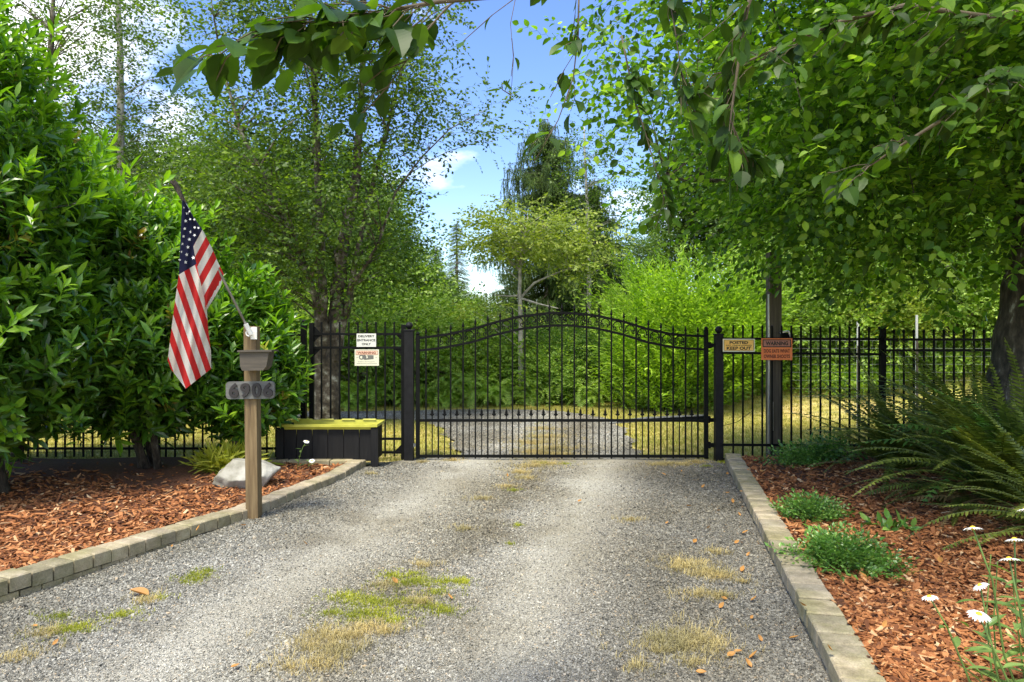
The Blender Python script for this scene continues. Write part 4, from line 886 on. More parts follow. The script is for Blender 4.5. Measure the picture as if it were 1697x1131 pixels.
make_tree('leafy_tree', 'sparse leafy tree rising behind the tallest laurel at the left edge', 'tree', at(60, 720, 15),
    [([at(60, 720, 15), at(62, 400, 15), at(80, 150, 15), at(90, -50, 15)], [.15, .12, .08, .03])],
    [(at(90, 0, 15), (2.2, 1.5, 1.7)), (at(40, 200, 15), (1.6, 1.5, 2.0))], 80, 14, ALD, 'alder', 'bark', clr=.4, shell=0, limb=.014, seed=43, sc=(.6, 1.2))

# ------------------------------------------------------------------ woodland beyond the meadow
WD = spray(.5, 8, .12, .085, 2, 5, 1.0, .2, rnd=15)
WB = spray(.38, 8, .095, .06, 2, 5, .9, .1, rnd=16)
def copy_at(src, px, py, Y, s, rz, label, group, z=None, sz=1):
    c = copy_tree(src); p = P(px, py, Y); c.location = (p.x, Y, float(terr(p.x, Y)) - .05 if z is None else z); c.scale = (s, s, s * sz); c.rotation_euler = (0, 0, rz); c['label'] = label
    if group: c['group'] = group
    return c
def proto_tree(name, mat, seed, ells, h, nc, ns, tm, label, bark='bark', **k):
    return make_tree(name, label, 'tree', (0, 0, 0), [([(0, 0, -.1), (.05, 0, h * .4), (-.05, .05, h * .7), (0, 0, h)], [.14, .11, .07, .02])], ells, nc, ns, tm, mat, bark, seed=seed, **k)
gr_t = 'broadleaf trees of the woodland beyond the meadow'
protoA = proto_tree('woodland_tree', 'wood_green', 51, [((0, 0, 4.2), (1.9, 1.8, 2.2)), ((.6, 0, 2.5), (1.7, 1.6, 1.2))], 6, 130, 22, WD, '', clr=.36, group=gr_t)
protoB = proto_tree('woodland_tree', 'wood_dark', 52, [((0, 0, 4.6), (1.6, 1.6, 2.6)), ((-.4, 0, 2.6), (1.7, 1.5, 1.4))], 7, 130, 22, WD, '', clr=.36, group=gr_t)
protoC = proto_tree('leafy_bush', 'bush_green', 53, [((0, 0, 1.1), (1.3, 1.1, 1.15)), ((.7, 0, .8), (.9, .8, .8))], 1.8, 70, 22, WB, '', clr=.28, group='bushes along the edge of the woodland', up=.4)
def set_at(o, px, Y, s, rz, label, sz=1):
    x = (px - 848.5) / F * Y; o.location = (x, Y, float(terr(x, Y)) - .05); o.scale = (s, s, s * sz); o.rotation_euler = (0, 0, rz); o['label'] = label
TREE_LABELS = ['low in the woodland just left of the sky gap', 'behind the smallest laurel, seen over its top', 'far back behind the multi stemmed trunk', 'small in the sky gap, behind the spruce tips', 'behind the slim pale trunked tree', 'behind the bright willow like shrub', 'behind the timber post and its floodlight', 'behind the left white steel post', 'behind the big dark trunk at the right edge', 'behind the flag and the middle laurel', 'behind the tallest laurel, right half', 'behind the tallest laurel at the left edge', 'far back, seen above the white steel posts', 'far back above the orange posted sign',
  'behind the camera warning sign, far back', 'right of the sky gap, low behind the layered dogwood', 'behind the drooping conifers, above the gate', 'behind the bright shrub, above the right gate post', 'above the fence between the timber post and the left white post', 'above the right white steel post', 'behind the slender pale trunked tree at upper left', 'behind the flag cloth, far back', 'at the far left behind the sparse leafy tree', 'straight behind the dogwood, in the sky gap', 'far behind the weeping conifer', 'far behind the delivery sign, left of the gap', 'tallest of the far trees above the fern bed', 'beyond the right edge trunk', 'beyond the left edge laurel']
BUSH_LABELS = ['behind the left gate post', 'behind the third picket bay of the gate', 'at the bracken behind the left half of the gate', 'at the foot of the dogwood tree', 'under the weeping conifer behind the gate', 'left of the multi stemmed trunk', 'behind the tall post of the side gate', 'behind the smallest laurel', 'tall, behind the warning sign on the side gate', 'tall, above the left shoulder of the gate', 'behind the flag', 'behind the middle laurel stems', 'behind the tallest laurel', 'at the left edge behind the tallest laurel', 'left of the bright shrub, under the drooping conifer', 'on the bank behind the dog warning sign', 'on the bank right of the timber post', 'on the bank left of the yellow green shrub', 'on the bank right of the yellow green shrub', 'on the bank behind the big dark trunk', 'on the bank right of the trunk', 'on the bank at the far right', 'low, near the foot of the bank beside the timber post', 'behind the left white steel post, low', 'behind the post between the two fence panels', 'behind the right white steel post', 'low, beneath the middle of the gate arch']
LB_ = iter(BUSH_LABELS)
far_lab = 'mid green broadleaf tree in the mass of woodland beyond the meadow'; dk_lab = 'darker green tree behind the multi stemmed trunk'
set_at(protoA, 610, 19, .85, 1, 'mid green rounded tree behind the side gate signs, left of the sky gap')
set_at(protoB, 480, 20, 1.05, 2, dk_lab)
protoC['category'] = 'bush'; set_at(protoC, 600, 16.5, 1.15, .5, 'mid green leafy bush at the edge of the woodland')
LA_ = iter(TREE_LABELS)
for px, Y, s, sz in [(700, 20.5, .56, 1), (420, 21, 1.1, 1), (560, 23, 1.1, 1.05), (790, 22, .40, 1), (1060, 24, .5, 1), (1130, 26, .9, 1.1), (1320, 21, 1.1, 1), (1530, 20, 1.0, 1), (1700, 19, 1.1, 1), (300, 23, 1.1, 1), (150, 22, 1.1, 1), (20, 24, 1.3, 1), (1430, 27, 1.5, 1.1), (1250, 28, 1.2, 1.1)]:
    copy_at(protoA, px, 0, Y, s, random.uniform(0, 6), 'mid green tree ' + next(LA_), gr_t, sz=sz)
for px, Y, s, sz in [(600, 25, 1.0, 1), (740, 25, .46, 1), (1010, 25, .55, 1), (1220, 25, 1.15, 1), (1400, 23, 1.2, 1), (1620, 24, 1.4, 1), (230, 27, 1.2, 1), (370, 26, 1.25, 1), (90, 26, 1.2, 1), (860, 28, .5, 1), (950, 30, .7, 1), (660, 28, .7, 1), (1520, 29, 1.6, 1), (1800, 23, 1.3, 1), (-80, 22, 1.3, 1)]:
    copy_at(protoB, px, 0, Y, s, random.uniform(0, 6), 'darker tree ' + next(LA_), gr_t, sz=sz)
for px, Y, s, sz in [(690, 17.2, 1.15, 1), (760, 16.9, 1.0, .9), (820, 17.6, 1.1, .9), (880, 18.2, 1.0, .8), (960, 17.8, .9, .8), (540, 17.8, 1.2, 1.1), (470, 17.5, 1.2, 1.1), (400, 17, 1.2, 1), (650, 18.6, 1.3, 1.2), (730, 19, 1.1, 1.0), (300, 17, 1.2, 1), (200, 17, 1.2, 1), (90, 16, 1.2, 1), (-10, 16, 1.3, 1),
                     (1010, 19, 1.1, 1), (1290, 17, 1.1, 1), (1350, 18, 1.2, 1), (1440, 17.5, 1.1, 1), (1550, 17, 1.1, 1), (1640, 16, 1.2, 1), (1720, 15, 1.2, 1), (1800, 14, 1.2, 1), (1320, 15.6, .9, 1.1), (1400, 15.5, 1.0, 1.2), (1460, 16, 1.1, 1.3), (1560, 15, 1.0, 1.3), (920, 16.8, .9, .8)]:
    copy_at(protoC, px, 0, Y, s, random.uniform(0, 6), 'leafy bush ' + next(LB_), 'bushes along the edge of the woodland', sz=sz)

# conifers
def needle_spray(length, nn, nl, k=4, seed=1, hang=False, w=.012):
    out = []; rr = random.Random(seed)
    for _ in range(k):
        ps = [stick((0, 0, 0), (0, length, 0), .005)]; V = []; T = []
        for i in range(nn):
            t = (i + .3) / nn; a = rr.uniform(0, 6.28); sp_ = .55 if hang else 1.0
            d = np.array([math.cos(a) * sp_, .75, math.sin(a) * sp_]); d /= np.linalg.norm(d); p = np.array([0, t * length, 0]); l_ = nl * (1.1 - .6 * t) * rr.uniform(.7, 1.2)
            s_ = np.cross(d, (rr.uniform(-1, 1), rr.uniform(-1, 1), rr.uniform(-1, 1))); s_ /= np.linalg.norm(s_) + 1e-6
            V += [p - s_ * w / 2, p + s_ * w / 2, p + d * l_]; T.append((len(V) - 3, len(V) - 2, len(V) - 1))
        ps.append((np.array(V), np.array(T))); out.append(merge(ps))
    return out
def conifer(name, label, base, h, r, mat='conifer', hang=False, seed=1, step=.3, per=6, sp=.28, cat='conifer', group=None, z0=.1, prof=1.0, lean=0, jit=(.65, 1.12), hl=(.9, 2.0), gap=0):
    g = np.random.default_rng(seed); t = thing(name, base, label, cat, group); tb = MB(); B_ = np.array(base, float)
    tb.tube([base, (base[0] + lean * .5, base[1], base[2] + h * .5), (base[0] + lean, base[1], base[2] + h)], [h * .018 + .04, h * .01 + .02, .01], 8)
    P_ = []; D_ = []; S_ = []
    z = z0 * h
    while z < h * .98:
        if g.random() < gap: z += step * .8; continue
        f = 1 - (z - z0 * h) / (h * (1 - z0)); R_ = r * (f ** prof) + .06
        for k in range(per):
            a = g.uniform(0, 6.28); L_ = R_ * g.uniform(*jit); o = np.array([base[0] + lean * z / h, base[1], base[2] + z + g.uniform(-.1, .1)])
            dr = np.array([math.cos(a), math.sin(a), 0]); n_ = max(2, int(L_ / (sp * .42)))
            cps = [o + dr * L_ * q / n_ + np.array([0, 0, (-.32 * (q / n_) ** 1.2 + .12 * (q / n_) ** 3) * L_]) for q in range(n_ + 1)]
            tb.tube([cps[0], cps[n_ // 2], cps[-1]], [.012 + .012 * L_, .01, .004], 4, cap=False)
            for q in range(1, n_ + 1):
                tg = norm((cps[q] - cps[q - 1])[None])[0]; sd = np.cross(tg, (0, 0, 1)); wl = (1 - q / n_) * .8 + .35
                for s_ in (-1, 1, 0):
                    P_.append(cps[q]); D_.append(tg * .75 + sd * s_ * .9 + np.array([0, 0, -.25])); S_.append(wl * g.uniform(.7, 1.2))
                if hang:
                    for _ in range(4): P_.append(cps[q] + g.normal(0, .05, 3)); D_.append(np.array([g.normal(0, .18), g.normal(0, .18), -1.])); S_.append(g.uniform(*hl))
        z += step * (.5 + .6 * f)
    cb = MB(); inst(cb, needle_spray(sp, 26 if not hang else 22, .085, seed=seed, hang=hang), frames(np.array(D_), g.uniform(0, 6.28, len(D_))), np.array(P_), np.array(S_))
    part(tb, 'trunk', 'bark', t, True); part(cb, 'boughs', mat, t); return t
def gb(px, Y): x = (px - 848.5) / F * Y; return (x, Y, float(terr(x, Y)) - .1)
conifer('weeping_conifer', 'dark weeping conifer standing above the middle of the gate', gb(908, 21), 8.4, 3.1, hang=True, seed=61, step=.3, per=8, prof=.62, z0=.05, jit=(.4, 1.2), hl=(.8, 1.7), gap=.05)
conifer('weeping_conifer', 'dark drooping conifer just right of the taller weeping one', gb(985, 20.5), 6.3, 2.0, hang=True, seed=66, step=.3, per=8, prof=.7, z0=.03, jit=(.4, 1.25), hl=(.6, 1.4), gap=.05)
conifer('spruce', 'small pointed spruce tip in the sky gap far behind the gate', gb(757, 34), 6.6, 1.5, seed=62, step=.26, per=12, sp=.5)
conifer('spruce', 'spruce at the left of the sky gap, lower than its neighbour', gb(722, 34), 5.4, 1.5, seed=63, step=.26, per=12, sp=.5)
conifer('spruce', 'tall dark spruce far behind the canopy on the right', gb(1370, 30), 13, 2.6, seed=64, step=.4, per=11, sp=.5)
conifer('spruce', 'tall dark spruce far behind the white posts', gb(1560, 28), 12, 2.6, seed=65, step=.4, per=11, sp=.5)
make_tree('slim_tree', 'slim pale trunked tree with airy leaves right of the weeping conifer', 'tree', gb(977, 19.5),
    [([at(977, 690, 19.5), at(976, 500, 19.5), at(973, 350, 19.5), at(968, 210, 19.5)], [.09, .075, .05, .015])],
    [(at(970, 280, 19.5), (1.1, .9, 1.7)), (at(975, 400, 19.5), (1.2, 1, 1.2))], 60, 12, ALD, 'alder', 'barkpale', clr=.36, shell=0, limb=.012, seed=44, sc=(.6, 1.1))
DOG = spray(.4, 7, .11, .068, 2, 5, 1.1, .1, rnd=25)
Yd = 16.2
make_tree('dogwood_tree', 'small yellow green layered tree with a pale trunk behind the middle of the gate', 'tree', (at(862, 690, Yd)[0], Yd, 0),
    [([at(863, 700, Yd), at(863, 600, Yd), at(862, 520, Yd), at(861, 450, Yd), at(868, 400, Yd), at(875, 360, Yd)], [.07, .065, .055, .045, .03, .01]),
     ([at(862, 495, Yd), at(885, 470, Yd), at(930, 450, Yd), at(985, 435, Yd)], [.035, .03, .02, .01]), ([at(862, 490, Yd), at(845, 492, Yd), at(820, 490, Yd - .2)], [.03, .02, .01]), ([at(862, 495, Yd), at(895, 505, Yd - .3), at(925, 512, Yd - .5)], [.03, .02, .01])],
    [(at(800, 360, Yd), (.7, .7, .22)), (at(860, 345, Yd), (.6, .6, .25)), (at(870, 385, Yd), (1.2, 1, .35)), (at(930, 365, Yd), (.5, .6, .4)), (at(900, 420, Yd), (1.5, 1.2, .35)), (at(820, 410, Yd), (.8, .7, .3)), (at(955, 445, Yd), (.75, .8, .22)), (at(800, 520, Yd), (.8, .9, .28)), (at(960, 390, Yd), (.5, .5, .3))],
    120, 11, DOG, 'dogwood', 'barkpale', clr=.24, shell=0, limb=.012, seed=45, sc=(.6, 1.1), flat=.35, up=.1)
WIL = spray(.55, 12, .14, .042, 2, 5, .7, -.1, rnd=27)
make_tree('bright_shrub', 'large bright yellow green willow like shrub behind the right end of the gate', 'shrub', gb(1145, 15),
    [([gb(1145, 15), at(1140, 600, 15), at(1130, 520, 15)], [.06, .05, .03]), ([gb(1150, 15), at(1180, 600, 15), at(1200, 520, 15)], [.06, .05, .03]), ([gb(1140, 15), at(1100, 600, 15), at(1080, 540, 15)], [.06, .05, .03])],
    [(at(1140, 570, 15), (1.55, 1.3, 1.15)), (at(1100, 620, 15), (1.0, 1.0, .9)), (at(1210, 560, 15), (.9, .9, 1.2)), (at(1060, 530, 15), (.6, .8, .8)), (at(1110, 490, 15), (.5, .6, .55)), (at(1185, 480, 15), (.4, .5, .5)), (at(1245, 520, 15), (.4, .5, .8))],
    210, 18, WIL, 'bright', 'twig', clr=.26, shell=.3, limb=.01, seed=46, sc=(.7, 1.2), up=1.4, trunkname='stem')
make_tree('yellow_shrub', 'pale yellow green shrub on the bank, between the white posts', 'shrub', gb(1490, 14.5),
    [([gb(1490, 14.5), at(1488, 560, 14.5), at(1485, 500, 14.5)], [.04, .03, .01])],
    [(at(1488, 530, 14.5), (.55, .5, .6))], 40, 18, DOG, 'dogwood', 'twig', clr=.2, shell=.2, limb=.01, seed=47, sc=(.6, 1.0), up=.6, trunkname='stem')

# bank cover, bracken, lawn grass
def scatter(n, x0, x1, y0, y1, cond=None):
    X = rng.uniform(x0, x1, n); Y = rng.uniform(y0, y1, n)
    if cond is not None: k = cond(X, Y); X, Y = X[k], Y[k]
    return X, Y
X, Y = scatter(30000, 2.6, 16, 14.2, 22, lambda X, Y: (Y > 14.6 + .5 * np.sin(X * 1.3) - .3 * (X - 5) * (X > 5)) & (rng.random(len(X)) < 1.25 - (Y - 14) * .09))
b = MB(); n = len(X); inst(b, WB, frames(norm(np.stack([rng.normal(0, .6, n), rng.normal(-.3, .6, n), np.full(n, .8)], 1)), rng.uniform(-1, 1, n)), np.stack([X, Y, terr(X, Y) + rng.uniform(0, .3, n)], 1), rng.uniform(.7, 1.3, n))
tag(b.build('bank_undergrowth', 'bush_green'), 'tangled green undergrowth covering the bank beyond the right fence', 'undergrowth', kind='stuff')
def frond(npin=24, L_=1., wmax=.16, arch=.55, pw=.3, seed=0, droop=.3):
    rr = random.Random(seed); V = []; T = []; pts = []
    for i in range(npin + 1):
        t = i / npin; a = arch * t; pts.append(np.array([0, L_ * (math.sin(a * 1.9) / 1.9 / arch if arch else t), -L_ * (1 - math.cos(a * 1.9)) / 1.9 / arch if arch else 0.]))
    ps = [stick(pts[i], pts[i + 1], .006 * L_ * (1 - .7 * i / npin)) for i in range(0, npin)]
    for i in range(2, npin + 1):
        t = i / npin; w = wmax * L_ * (min(1, (t + .02) / .28) ** .6) * (1 - t) ** .62 * rr.uniform(.9, 1.1) + .004; tg = pts[i] - pts[i - 1]; tg = tg / np.linalg.norm(tg); nrm_ = np.cross((1, 0, 0), tg)
        for s_ in (-1, 1):
            d = np.array([s_, 0, 0]) * .93 + tg * .36 - nrm_ * droop * rr.uniform(.3, 1.2) + nrm_ * .05; d /= np.linalg.norm(d); p = pts[i]; h_ = L_ / npin * pw * 1.35
            m_ = p + d * w * .55; q = [p - tg * h_ * .5, p + tg * h_ * .8, m_ + tg * h_ * .6, m_ - tg * h_ * .5, p + d * w]
            k = len(V); V += q; T += [(k, k + 1, k + 2), (k, k + 2, k + 3), (k + 3, k + 2, k + 4)]
    ps.append((np.array(V), np.array(T))); return merge(ps)
BRK = [frond(13, .8, .26, .5 + .2 * i, .32, i) for i in range(4)]
X, Y = scatter(4200, -7, 2.6, 15.2, 17.6, lambda X, Y: (Y > 15.5 + .25 * np.sin(X * 2)) & (X < 2.4 - (Y - 15.2)))
n = len(X); b = MB(); inst(b, BRK, frames(norm(np.stack([rng.normal(0, .7, n), rng.normal(-.35, .6, n), rng.uniform(.3, 1.1, n)], 1)), rng.uniform(-.4, .4, n)), np.stack([X, Y, terr(X, Y) + rng.uniform(.1, .75, n) * (.5 + .5 * np.sin(X * 1.7) ** 2)], 1), rng.uniform(.45, .85, n))
tag(b.build('bracken', 'bracken'), 'pale green bracken growing thick along the far side of the gravel road', 'bracken', kind='stuff')

def blade_tuft(nb, h, spread, w=.004, k=5, seed=1, lean=.5):
    out = []; rr = random.Random(seed)
    for _ in range(k):
        V = []; T = []
        for i in range(nb):
            a = rr.uniform(0, 6.28); r_ = spread * rr.random(); p = np.array([r_ * math.cos(a), r_ * math.sin(a), 0]); ln = lean * rr.uniform(.3, 1.2); hh = h * rr.uniform(.5, 1.2); a2 = a + rr.uniform(-.9, .9)
            s_ = np.array([-math.sin(a2), math.cos(a2), 0]) * w / 2; m_ = p + np.array([math.cos(a2) * ln * hh * .4, math.sin(a2) * ln * hh * .4, hh * .6]); e = p + np.array([math.cos(a2) * ln * hh, math.sin(a2) * ln * hh, hh * (.95 - .3 * ln)])
            q = len(V); V += [p - s_, p + s_, m_ + s_ * .8, m_ - s_ * .8, e]; T += [(q, q + 1, q + 2), (q, q + 2, q + 3), (q + 3, q + 2, q + 4)]
        out.append((np.array(V), np.array(T)))
    return out
def onroad(X, Y):     # rough test for the far gravel
    px = X / Y * F + 848.5; py = 566 + 1.5 * F / Y
    l = np.interp(py, [680, 690, 693, 697, 704, 715, 735, 760], [300, 450, 640, 700, 722, 735, 748, 763]); r = np.interp(py, [680, 684, 691, 703, 718, 735, 762], [640, 900, 985, 1022, 1040, 1050, 1062])
    strip = np.abs(px - np.interp(py, [680, 700, 762], [900, 895, 900])) < np.interp(py, [690, 700, 730, 762], [0, 6, 34, 50])
    return (px > l) & (px < r) & (py > 679) & ~(strip & (rng.random(len(px)) < .75))
X, Y = scatter(60000, -9, 11, 8.62, 16.5, lambda X, Y: ~onroad(X, Y))
n = len(X); b = MB(); a = rng.uniform(0, 6.28, n); Z0 = np.zeros(n)
Mx = np.stack([np.stack([np.cos(a), np.sin(a), Z0], 1), np.stack([-np.sin(a), np.cos(a), Z0], 1), np.tile([0, 0, 1.], (n, 1))], 2)
inst(b, blade_tuft(7, .055, .06, .007, seed=3, lean=.8), Mx, np.stack([X, Y, terr(X, Y) - .002], 1), rng.uniform(.6, 1.4, n))
tag(b.build('meadow_grass', 'lawn'), 'short dry yellow green grass of the meadow beyond the gate', 'grass', kind='stuff')

# ------------------------------------------------------------------ weeds in the gravel
def weeds(name, spots, mat, tm, label, dens=260):
    b = MB(); P_ = []
    for px, py, r_ in spots:
        c = G(px, py); n = int(dens * (r_ / .1) ** 1.5); q = rng.normal(0, r_ * .55, (n, 2)) * np.array([1.2, .9]) * np.where(rng.random((n, 1)) < .3, 2.4, 1); P_.append(np.stack([c.x + q[:, 0], c.y + q[:, 1]], 1))
    P_ = np.concatenate(P_); n = len(P_); a = rng.uniform(0, 6.28, n); Z0 = np.zeros(n)
    Mx = np.stack([np.stack([np.cos(a), np.sin(a), Z0], 1), np.stack([-np.sin(a), np.cos(a), Z0], 1), np.tile([0, 0, 1.], (n, 1))], 2)
    inst(b, tm, Mx, np.stack([P_[:, 0], P_[:, 1], gz(P_[:, 0], P_[:, 1])], 1), rng.uniform(.5, 1.25, n)); tag(b.build(name, mat), label, 'grass', kind='stuff')
weeds('green_weeds', [(600, 1000, .10), (575, 990, .07), (640, 1003, .08), (590, 1025, .08), (625, 1018, .08), (655, 958, .07), (668, 970, .06), (695, 968, .07), (735, 968, .07), (765, 966, .05), (722, 985, .05), (720, 1008, .06), (738, 1014, .05), (680, 1000, .05), (650, 1030, .06), (550, 1020, .05), (690, 955, .03), (858, 871, .03), (845, 903, .02),
                       (330, 958, .06), (318, 966, .05), (345, 950, .03), (200, 1022, .06), (125, 1045, .07), (105, 1048, .05), (100, 1025, .05), (265, 995, .03), (850, 815, .04), (900, 770, .06), (935, 770, .04), (1490, 1130, .03), (1198, 768, .05), (1170, 775, .04)], 'grassgreen', blade_tuft(6, .022, .022, .0028, seed=5), 'bright green tufts of weed growing in the gravel', 300)
weeds('dry_weeds', [(545, 1060, .10), (520, 1075, .08), (560, 1085, .09), (530, 1105, .08), (580, 1060, .06), (640, 1050, .07), (600, 1045, .06), (1150, 938, .10), (1130, 945, .08), (1175, 955, .10), (1195, 960, .06), (1185, 920, .05), (1150, 990, .06), (1190, 993, .06), (1100, 1068, .10), (1130, 1078, .09), (1160, 1062, .10), (1180, 1080, .07), (1090, 1085, .05), (1150, 1105, .05),
                     (880, 775, .15), (905, 770, .15), (870, 795, .08), (840, 810, .07), (860, 785, .1), (640, 975, .06), (690, 1000, .06), (1090, 772, .1), (1110, 770, .08), (75, 1055, .06), (240, 1000, .05), (30, 1095, .06), (885, 735, .22), (905, 725, .22), (920, 745, .22), (890, 752, .2), (930, 756, .15), (900, 712, .2), (1130, 772, .1), (1155, 768, .1), (750, 765, .08), (700, 768, .06), (615, 795, .04), (800, 830, .06), (770, 880, .05), (700, 940, .05), (480, 1110, .05), (1060, 1110, .04), (1045, 863, .05), (1230, 968, .03)], 'grassdry', blade_tuft(7, .04, .03, .0024, seed=6, lean=.95), 'straw coloured dry grass tufts in the gravel', 120)

# fallen leaves
fl = [(1150, 800), (1165, 812), (1205, 822), (1215, 835), (1140, 845), (1190, 852), (1225, 858), (1230, 845), (1175, 880), (1235, 888), (1228, 905), (1240, 925), (1220, 905), (1105, 872), (1230, 950), (1200, 1000), (1245, 1030), (1195, 1012), (1210, 1096), (1240, 1110), (1250, 1098), (1222, 1090), (1315, 1065), (1250, 1002), (960, 833), (992, 841), (1046, 863), (640, 971), (712, 983), (745, 996), (285, 917), (372, 882), (404, 886), (92, 1074), (60, 1045), (388, 1112), (840, 792), (1130, 785), (1205, 790), (1100, 790), (1260, 1065), (1150, 905), (1160, 1125), (655, 970), (505, 905)]
LF = leaf(.05, .03, 5, .5, .5); lm = MB(); lm.tri(LF[0] + np.array([0, -.025, .004]), LF[1]); l0 = lm.build('fallen_leaf', 'fallen')
for i, (px, py) in enumerate(fl):
    o = l0 if i == 0 else l0.copy()
    if i: C.objects.link(o)
    c = G(px, py); o.location = (c.x, c.y, float(gz(c.x, c.y)) + .012); o.rotation_euler = (random.uniform(-.4, .4), random.uniform(-.5, .5), random.uniform(0, 6.28)); s = random.uniform(.5, 1.05); o.scale = (s, s, s)
    tag(o, 'small orange brown fallen leaf lying on the gravel', 'fallen leaf', 'fallen leaves scattered on the gravel')
for i, (px, py, z) in enumerate([(1255, 905, .14), (1390, 880, .14), (1430, 960, .15), (1500, 985, .16), (1465, 1040, .16), (1560, 935, .2), (1330, 1010, .135), (1290, 860, .135), (1228, 818, .135), (1410, 830, .14), (120, 905, .13), (250, 860, .13), (330, 880, .13), (60, 930, .13), (1262, 785, .13), (1372, 1082, .135)]):
    o = l0.copy(); C.objects.link(o); c = G(px, py, z); o.location = (c.x, c.y, z + .01); o.rotation_euler = (random.uniform(-.4, .4), random.uniform(-.5, .5), random.uniform(0, 6.28)); q = random.uniform(.6, 1.1); o.scale = (q, q, q)
    tag(o, 'small fallen leaf lying on the bark mulch or on the block edging', 'fallen leaf', 'fallen leaves on the beds and edging')
lm = MB(); c = G(230, 993); LF = leaf(.13, .06, 7, .9, .2)
lm.tri(LF[0] @ np.array(Matrix.Rotation(R(80), 3, 'Z')).T.astype(float) + np.array([c.x + .06, c.y, .02]), LF[1]); tag(lm.build('fallen_leaf', 'fallen'), 'large curled brown leaf alone on the gravel at lower left', 'fallen leaf')

# ------------------------------------------------------------------ ferns
LADY = [frond(26, .9, .2, .4 + .15 * i, .3, 30 + i) for i in range(4)]
FR = [frond(42, 1., .092, .28 + .14 * i, .42, 10 + i) for i in range(5)]
def fern(name, label, base, n, size, mat, seed, el=(.5, 1.25), az=(0, 6.28), dry=0, drymat='dryfern', tm=FR):
    g = np.random.default_rng(seed); t = thing(name, base, label, 'fern'); a = g.uniform(az[0], az[1], n); e = g.uniform(el[0], el[1], n)
    d = np.stack([np.cos(a) * np.cos(e), np.sin(a) * np.cos(e), np.sin(e)], 1); p = np.array(base) + np.stack([np.cos(a), np.sin(a), np.zeros(n)], 1) * .05
    b = MB(); inst(b, tm, frames(d, g.uniform(-.35, .35, n)), p, size * g.uniform(.7, 1.12, n)); part(b, 'fronds', mat, t)
    if dry:
        a = g.uniform(az[0], az[1], dry); e = g.uniform(.05, .35, dry); d = np.stack([np.cos(a) * np.cos(e), np.sin(a) * np.cos(e), np.sin(e)], 1)
        b = MB(); inst(b, tm, frames(d, g.uniform(-.5, .5, dry)), np.tile(np.array(base), (dry, 1)), size * g.uniform(.6, .95, dry)); tag(part(b, 'old_fronds', drymat, t), 'dry brown drooping fronds')
    return t
fz0 = lambda x, y: float(bedR(np.array(x), y))
def fb(px, Y): x = (px - 848.5) / F * Y; return (x, Y, fz0(x, Y))
fern('sword_fern', 'dark upright sword fern in front of the fence post, leftmost of the big ferns', fb(1490, 6.9), 62, 1.25, 'fern', 71, (.75, 1.5), dry=10)
fern('sword_fern', 'dark sword fern arching left from beside the big trunk', fb(1635, 7.3), 46, 1.5, 'fern', 72, (.65, 1.3), (1.8, 4.6))
fern('sword_fern', 'largest sword fern, olive green, spreading in front of the trunk', fb(1665, 5.3), 110, 1.25, 'fern', 73, (.7, 1.45), dry=14)
fern('sword_fern', 'low sprawling sword fern with browned fronds above the blue green plant', fb(1600, 5.7), 22, .95, 'fern', 74, (.1, .7), (2.6, 5.2), dry=10)
fern('sword_fern', 'sword fern behind the largest one, between it and the fence', fb(1590, 6.5), 56, 1.3, 'fern', 75, (.7, 1.45))
fern('lady_fern', 'bright green feathery fern at the right edge in front of the trunk', fb(1740, 5.6), 40, 1.45, 'fernbright', 76, (.7, 1.35), (1.8, 5.2), tm=LADY)
fern('sword_fern', 'shaded fern low in the right corner behind the daisies', fb(1800, 4.3), 60, 1.0, 'fern', 77, (.2, 1.3))

# ------------------------------------------------------------------ groundcover clumps
GC = spray(.16, 9, .032, .018, 2, 5, 1.1, .1, rnd=33)
def clump(label, px, py, r_, h, n, seed, mat='periwinkle', tm=GC, name='groundcover_plant', sc=(.8, 1.2)):
    c = G(px, py, .12); g = np.random.default_rng(seed); q = g.normal(0, r_ * .5, (n, 2)); z = bedR(c.x + q[:, 0], c.y + q[:, 1]) if px > 800 else bedL(c.x + q[:, 0], c.y + q[:, 1])
    hh = h * np.exp(-(q ** 2).sum(1) / r_ ** 2) * g.uniform(.2, 1, n); d = norm(np.stack([q[:, 0] * 2 / r_ * .5 + g.normal(0, .5, n), q[:, 1] / r_ + g.normal(0, .5, n), np.full(n, .8)], 1))
    b = MB(); inst(b, tm, frames(d, g.uniform(-1, 1, n)), np.stack([c.x + q[:, 0], c.y + q[:, 1], z + hh], 1), g.uniform(*sc, n)); tag(b.build(name, mat), label, 'plant')
clump('small rounded dark green groundcover plant in the bark beside the right edging', 1346, 858,   .15, .06, 240, 81)
clump('larger spreading green groundcover plant touching the right edging', 1398, 935, .19, .07, 400, 82)
clump('low green plant at the foot of the fence near the timber post', 1322, 772, .16, .08, 130, 83, sc=(1, 1.6))
clump('broad leaved green plant left of the dark fern by the fence', 1368, 772, .2, .12, 110, 84, sc=(1.2, 2))
BG = rosette(7, .12, .05, 3, 4, 9)
clump('blue green broad leaved seedling alone on the bark in the right bed', 1480, 880, .12, .03, 7, 85, tm=BG, sc=(.7, .9), name='seedling')
clump('bright green strap leaved plant between the boulder and the fence', 375, 778, .22, .14, 70, 86, mat='grassgreen', tm=rosette(8, .2, .03, 3, 4, 12), sc=(.8, 1.2), name='strap_leaved_plant')

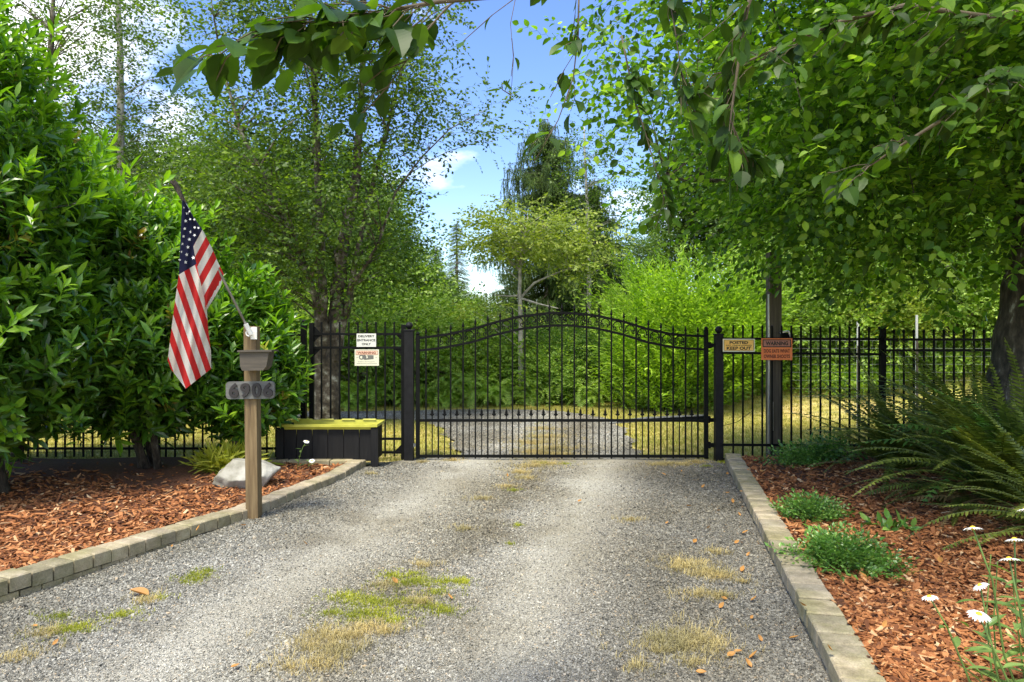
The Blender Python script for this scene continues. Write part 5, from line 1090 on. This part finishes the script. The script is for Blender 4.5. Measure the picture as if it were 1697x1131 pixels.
# ------------------------------------------------------------------ daisies
def daisy(head, base, label, size=.030, leaves=5, tilt=(0, -.35), seed=1):
    g = random.Random(seed); h = Vector(head); bs = Vector(base); t = thing('daisy', bs, label, 'daisy', 'shasta daisies')
    m1 = bs.lerp(h, .4) + Vector((g.uniform(-.03, .03), g.uniform(-.02, .02), .02)); m2 = bs.lerp(h, .75) + Vector((g.uniform(-.015, .015), 0, .015)); b = MB(); b.tube([bs, m1, m2, h], [.0045, .0036, .003, .0025], 6)
    lv = MB(); pts = [bs, m1, m2, h]
    for i in range(leaves):
        f = (i + .3) / leaves * 2.3; k = int(f); q = pts[k].lerp(pts[k + 1], f - k); a = i * 2.4 + g.random(); d = np.array([[math.cos(a), math.sin(a), .55]])
        inst(lv, [leaf(.11 * (1 - .2 * f), .026, 4, .3, -.3)], frames(d), np.array([tuple(q)]), 1.)
    part(b, 'stem', 'daisyleaf', t, True)
    if leaves: part(lv, 'leaves', 'daisyleaf', t)
    rot = Matrix.Rotation(tilt[1], 3, 'X') @ Matrix.Rotation(tilt[0], 3, 'Y'); p = MB(); n = 19
    for i in range(n):
        a = i * 2 * math.pi / n + g.uniform(-.06, .06); L_ = size * g.uniform(.88, 1.08); v, T = leaf(L_ * .85, L_ * .26, 4, .2, -.35, peak=.6); Rz = Matrix.Rotation(a, 3, 'Z')
        V = np.array([tuple(h + rot @ (Rz @ Vector((x, y + size * .2, z + .002)))) for x, y, z in v]); p.tri(V, T)
    fl_ = part(p, 'petals', 'petal', t); d = MB(); d.lathe(h, [(.004, -.006), (size * .3, -.003), (size * .3, .002), (size * .2, .006), (.001, .008)], 12, rot=rot); subpart(d, 'flower_disc', 'disc', fl_, True)
Dn = 2.25
def dh(px, py, Y=Dn): return P(px, py, Y)
daisy(dh(1612, 876), (1.78, 2.3, .12), 'white daisy on the tallest bare stem, left of the upper pair', seed=1, leaves=3)
daisy(dh(1681, 895), (1.80, 2.35, .12), 'white daisy nearest the right edge of the photo among the open flowers', seed=2)
daisy(dh(1672, 927), (1.75, 2.2, .12), 'white daisy just below the one at the right edge', seed=3)
daisy(dh(1624, 971, 2.4), (1.75, 2.4, .12), 'small white daisy seen side on in the middle of the group', .027, seed=4, tilt=(-.5, -.2))
daisy(dh(1540, 990, 2.4), (1.68, 2.4, .12), 'white daisy furthest left, over open bark mulch', .027, seed=5, tilt=(-.2, -.1))
daisy(dh(1622, 1019, 2.1), (1.64, 2.1, .12), 'lowest white daisy, facing up with its yellow disc showing', .032, seed=6, tilt=(0, .25), leaves=7)
daisy(dh(1700, 845, 2.5), (1.95, 2.5, .12), 'white daisy cut by the right edge, highest of the group', .030, seed=7)
daisy(P(508, 732, 7.5), (-2.36, 7.5, .1), 'tall thin daisy in front of the black planter box', .035, seed=8, leaves=6, tilt=(.3, .3))
daisy(P(517, 764, 7.5), (-2.25, 7.52, .1), 'low white daisy in front of the black planter box', .035, seed=9, leaves=2, tilt=(.1, .5))
# leafy daisy foliage without flowers in the corner
g = np.random.default_rng(90); b = MB(); n = 260; px_ = g.uniform(1.78, 2.2, n); py_ = g.uniform(2.0, 2.7, n); pz_ = .12 + g.uniform(0, .55, n) * np.clip((px_ - 1.6) / .35, 0.2, 1)
d = norm(np.stack([g.normal(0, 1, n), g.normal(0, 1, n), g.uniform(.2, .9, n)], 1)); inst(b, [leaf(.12, .026, 4, .3, -.3), leaf(.10, .03, 4, .2, -.5)], frames(d, g.uniform(-.5, .5, n)), np.stack([px_, py_, pz_], 1), g.uniform(.7, 1.2, n))
for i in range(14):
    x, y = g.uniform(1.9, 2.2), g.uniform(2.0, 2.7); b.tube([(x, y, .08), (x + g.uniform(-.05, .05), y, .4), (x + g.uniform(-.08, .08), y, g.uniform(.5, .72))], [.004, .003, .002], 5)
tag(b.build('daisy_foliage', 'daisyleaf'), 'leafy green daisy stems without flowers in the lower right corner', 'plant', kind='stuff')
